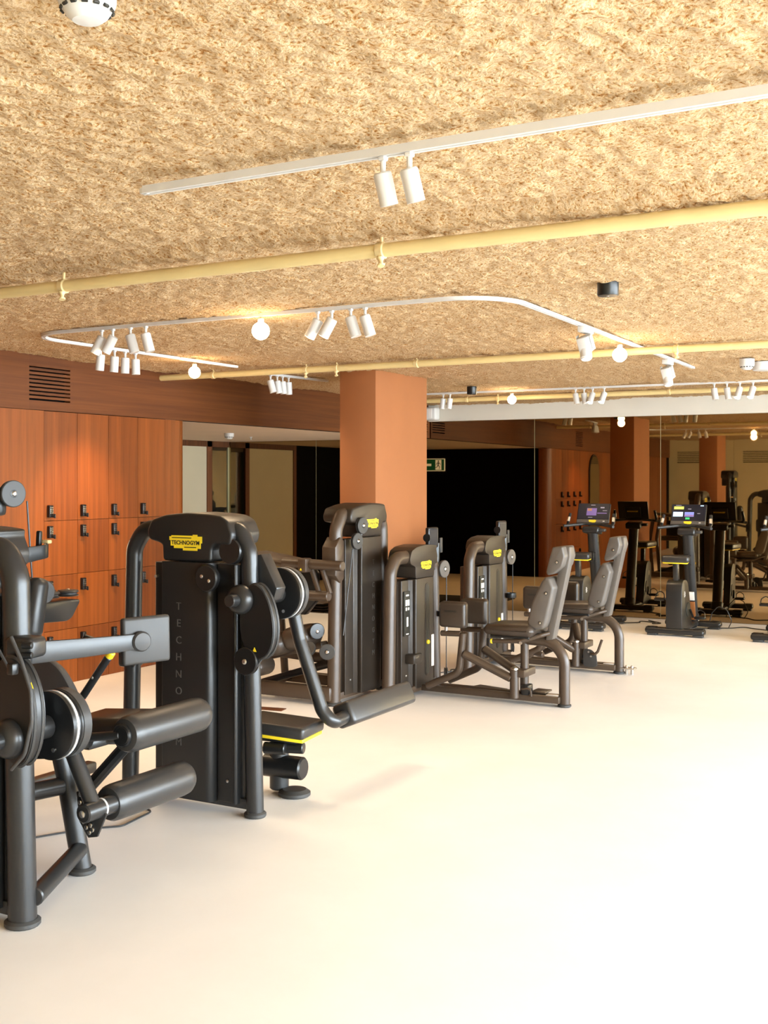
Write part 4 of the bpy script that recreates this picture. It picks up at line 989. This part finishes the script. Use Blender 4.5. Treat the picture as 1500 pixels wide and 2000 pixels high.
    if second:
        pl = L(C).prism(round_poly([(.89, .06), (.885, .17), (.90, .205), (.955, .20), (1.0, .165), (1.01, .07), (.97, .05)], .015), -.125, -.115, 'y').make('adjusting_plate', 'disc', t, bevel=.002)
        for (u, z) in ((.935, .18), (.955, .145)): L(C).lathe((u, -.125, z), (0, -1, 0), [(.009, 0), (.008, .005)], 10).make('bolt', 'steel', pl)
        L(C).tube([(.95, -.12, .165), (.99, -.14, .162), (1.02, -.14, .19), (1.055, -.14, .29)], .011, 10, .03).make('adjust_lever', 'lit_frame', t)
        lt = L(C).tube([(.62, -.26, .32), (.60, -.27, .22), (.46, -.27, .13), (.36, -.27, .10)], .022, 14, .06).make('footrest_tube', 'lit_frame', t)
        L(C).tube([(.50, -.27, .165), (.60, -.29, .150)], .024, 14).make('foot_peg', 'lit_frame', lt)
        L(C).rbox((1.235, 0, .05), (.12, .07, .012), .003).make('anchor_plate', 'steel', t)
        for u in (1.22, 1.265): L(C).lathe((u, 0, .0), (0, 0, 1), [(.012, 0), (.012, .07), (.006, .074)], 10).make('anchor_bolt', 'steel', t)
    else:
        L(C).rbox((.96, .06, .085), (.11, .14, .012), .003).make('side_plate', 'lit_frame', t)
    return t
abductor(-3.97, 7.68, 'taupe hip abductor machine with seat, nearer the camera, thigh pads together', [(.36, -.15), (.40, .13)], False)
abductor(-4.06, 9.23, 'taupe hip abductor machine with seat, behind the first, thigh pads apart', [(.53, -.28), (.60, .28)], True)

# ------------------------------------------------------------------ cable machine at the far left edge
def cable_machine():
    W = mirrored(frame_plus_x(-4.40, 3.60))
    t = thing('cable_machine', (-4.40, 3.60, 0), 'tall dark cable machine cut off by the left edge, in front of the lockers', 'gym machine', 'weight machines')
    tower(t, frame_plus_x(-4.40, 3.60), 1.80, (-.39, .37), (-.125, .185), (-.285, -.14), 1.50, nF=.085, r=.045, cap=(-.26, .27), xdir=(0, 1, 0), letters=('TECHNOGYM', .045, .45, 1.3, .052))
    logo(t, (-4.40 + .0822, 3.635, 1.62), .185, (0, 1, 0), (1, 0, 0))
    pulley(t, (-4.25, 3.955, 1.537), (1, -.25, 0), .066)
    G().rbox((-4.33, 3.93, 1.50), (.07, .06, .14), .02).make('pulley_bracket', 'frame', t)
    G().tube([(-4.26, 4.048, 1.50), (-4.26, 4.085, 1.07)], .0045, 8).make('cable', 'cable', t)
    pulley(t, (-4.245, 4.145, 1.045), (1, -.35, 0), .060)
    for (y, r_) in ((4.245, .046), (4.365, .056)):
        p = G().lathe((-4.30, y, 1.005), (0, 0, 1), [(r_ * .9, 0), (r_, .005), (r_ * .8, .010), (r_ * .8, .016), (r_, .022), (r_ * .9, .030), (r_ * .2, .034)], 26).make('flat_pulley', 'disc', t)
        G().lathe((-4.30, y, 1.038), (0, 0, 1), [(.010, 0), (.007, .005)], 10).make('bolt', 'steel', p)
    G().prism(round_poly([(3.95, .99), (4.40, .99), (4.335, .90), (4.30, .885), (3.95, .90)], .03), -4.36, -4.24, 'x').make('boom', 'frame', t, bevel=.014)
    G().tube([(-4.30, 4.34, .96), (-4.30, 4.39, .955), (-4.30, 4.40, .92), (-4.30, 4.37, .90), (-4.30, 4.33, .905)], .012, 10, .02).make('hook', 'black', t)
    rings = []
    for k in range(15):
        q = k / 14; y = 3.95 + .25 * q; bend_ = max(0, q - .72) / .28
        c = Vector((-4.27 + .05 * q - .07 * bend_ ** 2, y, 1.225 + .03 * q)); hh = .042 - .010 * q
        rings.append([c + Vector((.006, .004, hh)), c + Vector((.006, .004, -hh)), c + Vector((-.006, -.004, -hh)), c + Vector((-.006, -.004, hh))])
    G().rings(rings).make('arm_bar', 'frame', t, bevel=.003)
    G().rbox((-4.29, 4.155, 1.295), (.028, .024, .11), .008, (0, R(4), 0)).make('grip_post', 'black', t)
    G().rbox((-4.30, 4.215, 1.292), (.05, .03, .018), .005).make('arm_tip', 'fitting', t)
    G().rbox((-4.18, 4.02, .98), (.10, .10, .30), .04, (R(-10), 0, 0), k=3).make('pad', 'pad', t)
    G().prism([(3.99, 1.00), (4.05, 1.13), (4.12, 1.12), (4.13, .98), (4.05, .95)], -4.33, -4.29, 'x').make('pulley_plate', 'frame', t, bevel=.006)
    # base and seat behind the boom
    G().rbox((-4.40, 4.2, .05), (.07, .9, .06), .012).make('base_rail', 'frame', t)
    return t
cable_machine()

# ------------------------------------------------------------------ exercise bikes
def bike(X0, Y0, label, show):
    t = thing('exercise_bike', (X0, Y0, 0), label, 'exercise bike', 'upright exercise bikes facing the mirror')
    B = lambda x, y, z: (X0 + x, Y0 + y, z)
    for (y, w, nm) in ((0, .61, 'rear_stabiliser'), (.75, .60, 'front_stabiliser')):
        s = L(B).rbox((0, y, .052), (w, .125, .058), .022, k=3).make(nm, 'shell', t)
        for q in (-1, 1):
            L(B).rbox((q * (w / 2 - .07), y, .014), (.10, .085, .028), .008).make('foot', 'rubber', s)
            L(B).rbox((q * (w / 2 - .06), y, .082), (.10, .10, .010), .004).make('end_cap', 'black', s)
    L(B).rbox((0, .37, .060), (.13, .80, .05), .02).make('base_beam', 'shell', t)
    def taper(p): return p
    g = L(B); g.prism(round_poly([(-.055, .07), (-.060, .30), (-.055, .47), (-.035, .545), (.02, .578), (.11, .578), (.18, .55), (.24, .45), (.30, .28), (.36, .10), (.37, .07)], .03, 4), -.082, .082, 'x')
    bd = g.make('body', 'shell', t, bevel=.028, bseg=3)
    for q in (-1, 1):
        e = L(B)
        for k, zz in enumerate((.452, .440, .428, .416, .404)):
            w = (.030, .042, .046, .042, .030)[k]
            e.rbox((q * .0825, .065 + (.004 if k % 2 else -.004), zz), (.003, w, .0075), .001, k=1)
        e.make('emblem', 'lens', bd)
        L(B).cyl((q * .075, .19, .26), (q * .09, .19, .26), .075, 26).make('crank_cover', 'ink', bd)
    # seat
    L(B).rbox((0, .035, .665), (.055, .072, .21), .012, (R(6), 0, 0)).make('seat_post', 'frame', t)
    def saddle(p):
        q = (p.y + .14) / .28; w = 1.0 - .55 * max(0, q - .25) ** 1.0
        return (p.x * w, p.y, p.z + (.010 * (abs(p.x) / .14) ** 2 if p.z > 0 else 0) - .012 * max(0, q - .6))
    st = L(B).rbox((.012, .07, .790), (.285, .285, .068), .028, k=4, fn=saddle).make('saddle', 'pad', t)
    L(B).rbox((.012, .07, .755), (.255, .255, .014), .005, k=2, fn=saddle).make('yellow_edge', 'yellow', st)
    # front column
    c0, c1 = Vector((0, .735, .06)), Vector((0, .505, 1.05))
    cl = L(B).tube([c0, c0 + (c1 - c0) * .3, c1], .060, 20, .3, ry=.045, up=(0, 1, .2)).make('front_column', 'frame', t)
    L(B).tube([(0, .66, .05), (0, .752, .07), (0, .71, .16)], .07, 18, .05, ry=.05, up=(0, 1, .3)).make('column_shoe', 'frame', t)
    L(B).rbox((0, .59, .36), (.102, .012, .095), .004, (R(13), 0, 0)).make('silver_sticker', 'lens', cl)
    L(B).rbox((0, .625, .20), (.104, .014, .205), .005, (R(13), 0, 0)).make('painted_reflection', 'orange', cl)  # painted stand-in for the orange floor reflection
    for z in (.80, .71):
        L(B).tube([(-.0 + .042 * math.cos(2 * PI * k / 18), .475 + .042 * math.sin(2 * PI * k / 18), z) for k in range(19)], .004, 6, soft=0).make('bottle_ring', 'black', t)
    L(B).rbox((0, .53, .755), (.03, .05, .12), .008).make('bottle_bracket', 'black', t)
    # handlebar, tray
    hb = L(B).tube([(-.285, .36, 1.098), (-.20, .42, 1.108), (-.09, .49, 1.120), (.09, .49, 1.120), (.20, .42, 1.108), (.285, .36, 1.098)], .017, 14, .10).make('handlebar', 'pad', t)
    for q in (-1, 1):
        L(B).tube([(q * .245, .395, 1.10), (q * .262, .44, 1.13), (q * .250, .485, 1.235)], .016, 14, .04).make('grip', 'black', hb)
        L(B).tube([(q * .258, .435, 1.145), (q * .253, .457, 1.195)], .0175, 14).make('pulse_sensor', 'steel', hb)
    L(B).rbox((0, .50, 1.050), (.19, .16, .075), .02, (R(-10), 0, 0), k=3).make('tray', 'frame', t)
    L(B).rbox((.12, .47, 1.055), (.08, .07, .035), .010).make('side_tray', 'disc', t)
    # console
    ang = R(-20); zc = Vector((0, .545, 1.235))
    ez = Vector((0, math.sin(R(20)), math.cos(R(20)))); ey = Vector((0, -math.cos(R(20)), math.sin(R(20))))   # up along screen, outward to rider
    cs = L(B).rbox(zc, (.375, .026, .232), .010, (ang, 0, 0), k=3).make('console', 'black', t)
    L(B).rbox(zc - ey * .020 - ez * .02, (.20, .03, .14), .014, (ang, 0, 0), k=3).make('console_back', 'black', cs)
    L(B).rbox(zc - ez * .094 + ey * .0135, (.365, .006, .040), .002, (ang, 0, 0)).make('lower_band', 'taupe', cs)
    sc = L(B).rbox(zc + ez * .020 + ey * .0130, (.355, .004, .180), .001, (ang, 0, 0), k=1).make('screen', 'screen', cs)
    logo(cs, B(*(zc - ez * .094 + ey * .0172)), .085, (1, 0, 0), tuple(ey), False)
    L(B).rbox(zc - ez * .094 + ey * .0172 + Vector((.13, 0, 0)), (.022, .002, .010), .0008, (ang, 0, 0), k=1).make('power_light', 'lens', cs)
    for (x, z, w, h, m, nm) in show:
        L(B).rbox(zc + ez * (.020 + z) + ey * .0155 + Vector((x, 0, 0)), (w, .0012, h), .0004, (ang, 0, 0), k=1).make(nm, m, sc, smooth=0)
    text_mesh('back_print', 'TECHNOGYM', .022, 'yellow', cs, B(*(zc - ey * .0362 - ez * .01)), (-1, 0, 0), tuple(ez), .0006, bold=.0008)
    # cranks, pedals with straps
    for q, (py, pz) in ((-1, (.12, .36)), (1, (.27, .17))):
        L(B).tube([(q * .105, .19, .26), (q * .115, py, pz)], .013, 10, ry=.008).make('crank', 'black', t)
        pd = L(B).rbox((q * .19, py, pz), (.11, .085, .028), .008).make('pedal', 'black', t)
        L(B).tube([(q * .145, py, pz), (q * .15, py + .01, pz + .06), (q * .19, py + .01, pz + .085), (q * .235, py + .01, pz + .055), (q * .24, py, pz)], .005, 6, .03, ry=.012, up=(0, 1, 0)).make('pedal_strap', 'black', pd)
    return t
showB = [(-.105, .052, .105, .032, 'e_yellow', 'screen_tile'), (-.11, -.02, .105, .052, 'e_blue', 'screen_tile'), (.01, -.02, .10, .052, 'e_dusk', 'screen_tile'), (.01, -.034, .10, .016, 'e_red', 'screen_tile'), (-.005, -.066, .045, .022, 'e_green', 'screen_button'), (.01, .04, .035, .008, 'e_grey', 'screen_text'), (.11, -.01, .03, .007, 'e_grey', 'screen_text'), (.14, .078, .035, .010, 'e_blue', 'screen_text'), (-.11, .08, .06, .006, 'e_grey', 'screen_text')]
showA = [(-.02, -.005, .115, .085, 'e_violet', 'screen_tile'), (-.045, .02, .05, .03, 'e_orange', 'screen_tile'), (.10, .045, .045, .014, 'e_grey', 'screen_tile'), (-.01, .074, .05, .007, 'e_grey', 'screen_text'), (.10, -.02, .11, .010, 'e_violet', 'screen_tile'), (.13, .01, .05, .006, 'e_grey', 'screen_text'), (-.03, -.07, .05, .006, 'e_grey', 'screen_text')]
bike(-4.15, 11.72, 'black exercise bike furthest left, partly behind the abductor seats', showA)
bike(-3.10, 11.74, 'black exercise bike in the middle with bright screen tiles and copper floor reflection painted on the column', showB)
bike(-2.03, 11.72, 'black exercise bike cut off by the right edge of the picture', showA)

# ------------------------------------------------------------------ loose cables on the floor
def cord(pts, r, label, name='power_cable'):
    tag(G().tube(pts, r, 6, .05, bs=4).make(name, 'cable'), label, 'cable')
z = .006
cord([(-3.92, 4.55, z), (-3.80, 4.25, z), (-3.66, 4.30, z), (-3.62, 4.02, z), (-3.74, 3.90, z), (-3.9, 3.6, z)], .0045, 'thin black cable on the floor behind the leg curl machine')
cord([(-4.25, 8.45, z), (-4.15, 8.62, z), (-4.22, 8.72, z), (-4.08, 8.74, z), (-4.18, 8.64, z), (-4.12, 8.74, z)], .0045, 'curled thin cable on the floor between the two abductor towers')
cord([(-3.95, 12.45, z), (-3.72, 12.62, z), (-3.80, 12.78, z), (-3.55, 12.70, z), (-3.62, 12.55, z), (-3.48, 12.66, z), (-3.70, 12.86, z)], .006, 'tangled black cable on the floor right of the left bike')
cord([(-2.95, 12.50, z), (-2.72, 12.62, z), (-2.62, 12.78, z), (-2.52, 12.70, z), (-2.30, 12.60, z)], .006, 'black cable on the floor right of the middle bike')
cord([(-2.97, 12.62, .006), (-2.93, 12.62, .16), (-2.86, 12.62, .24), (-2.77, 12.62, .20), (-2.72, 12.63, .08), (-2.76, 12.66, .006)], .005, 'looped cable standing up beside the middle bike column')
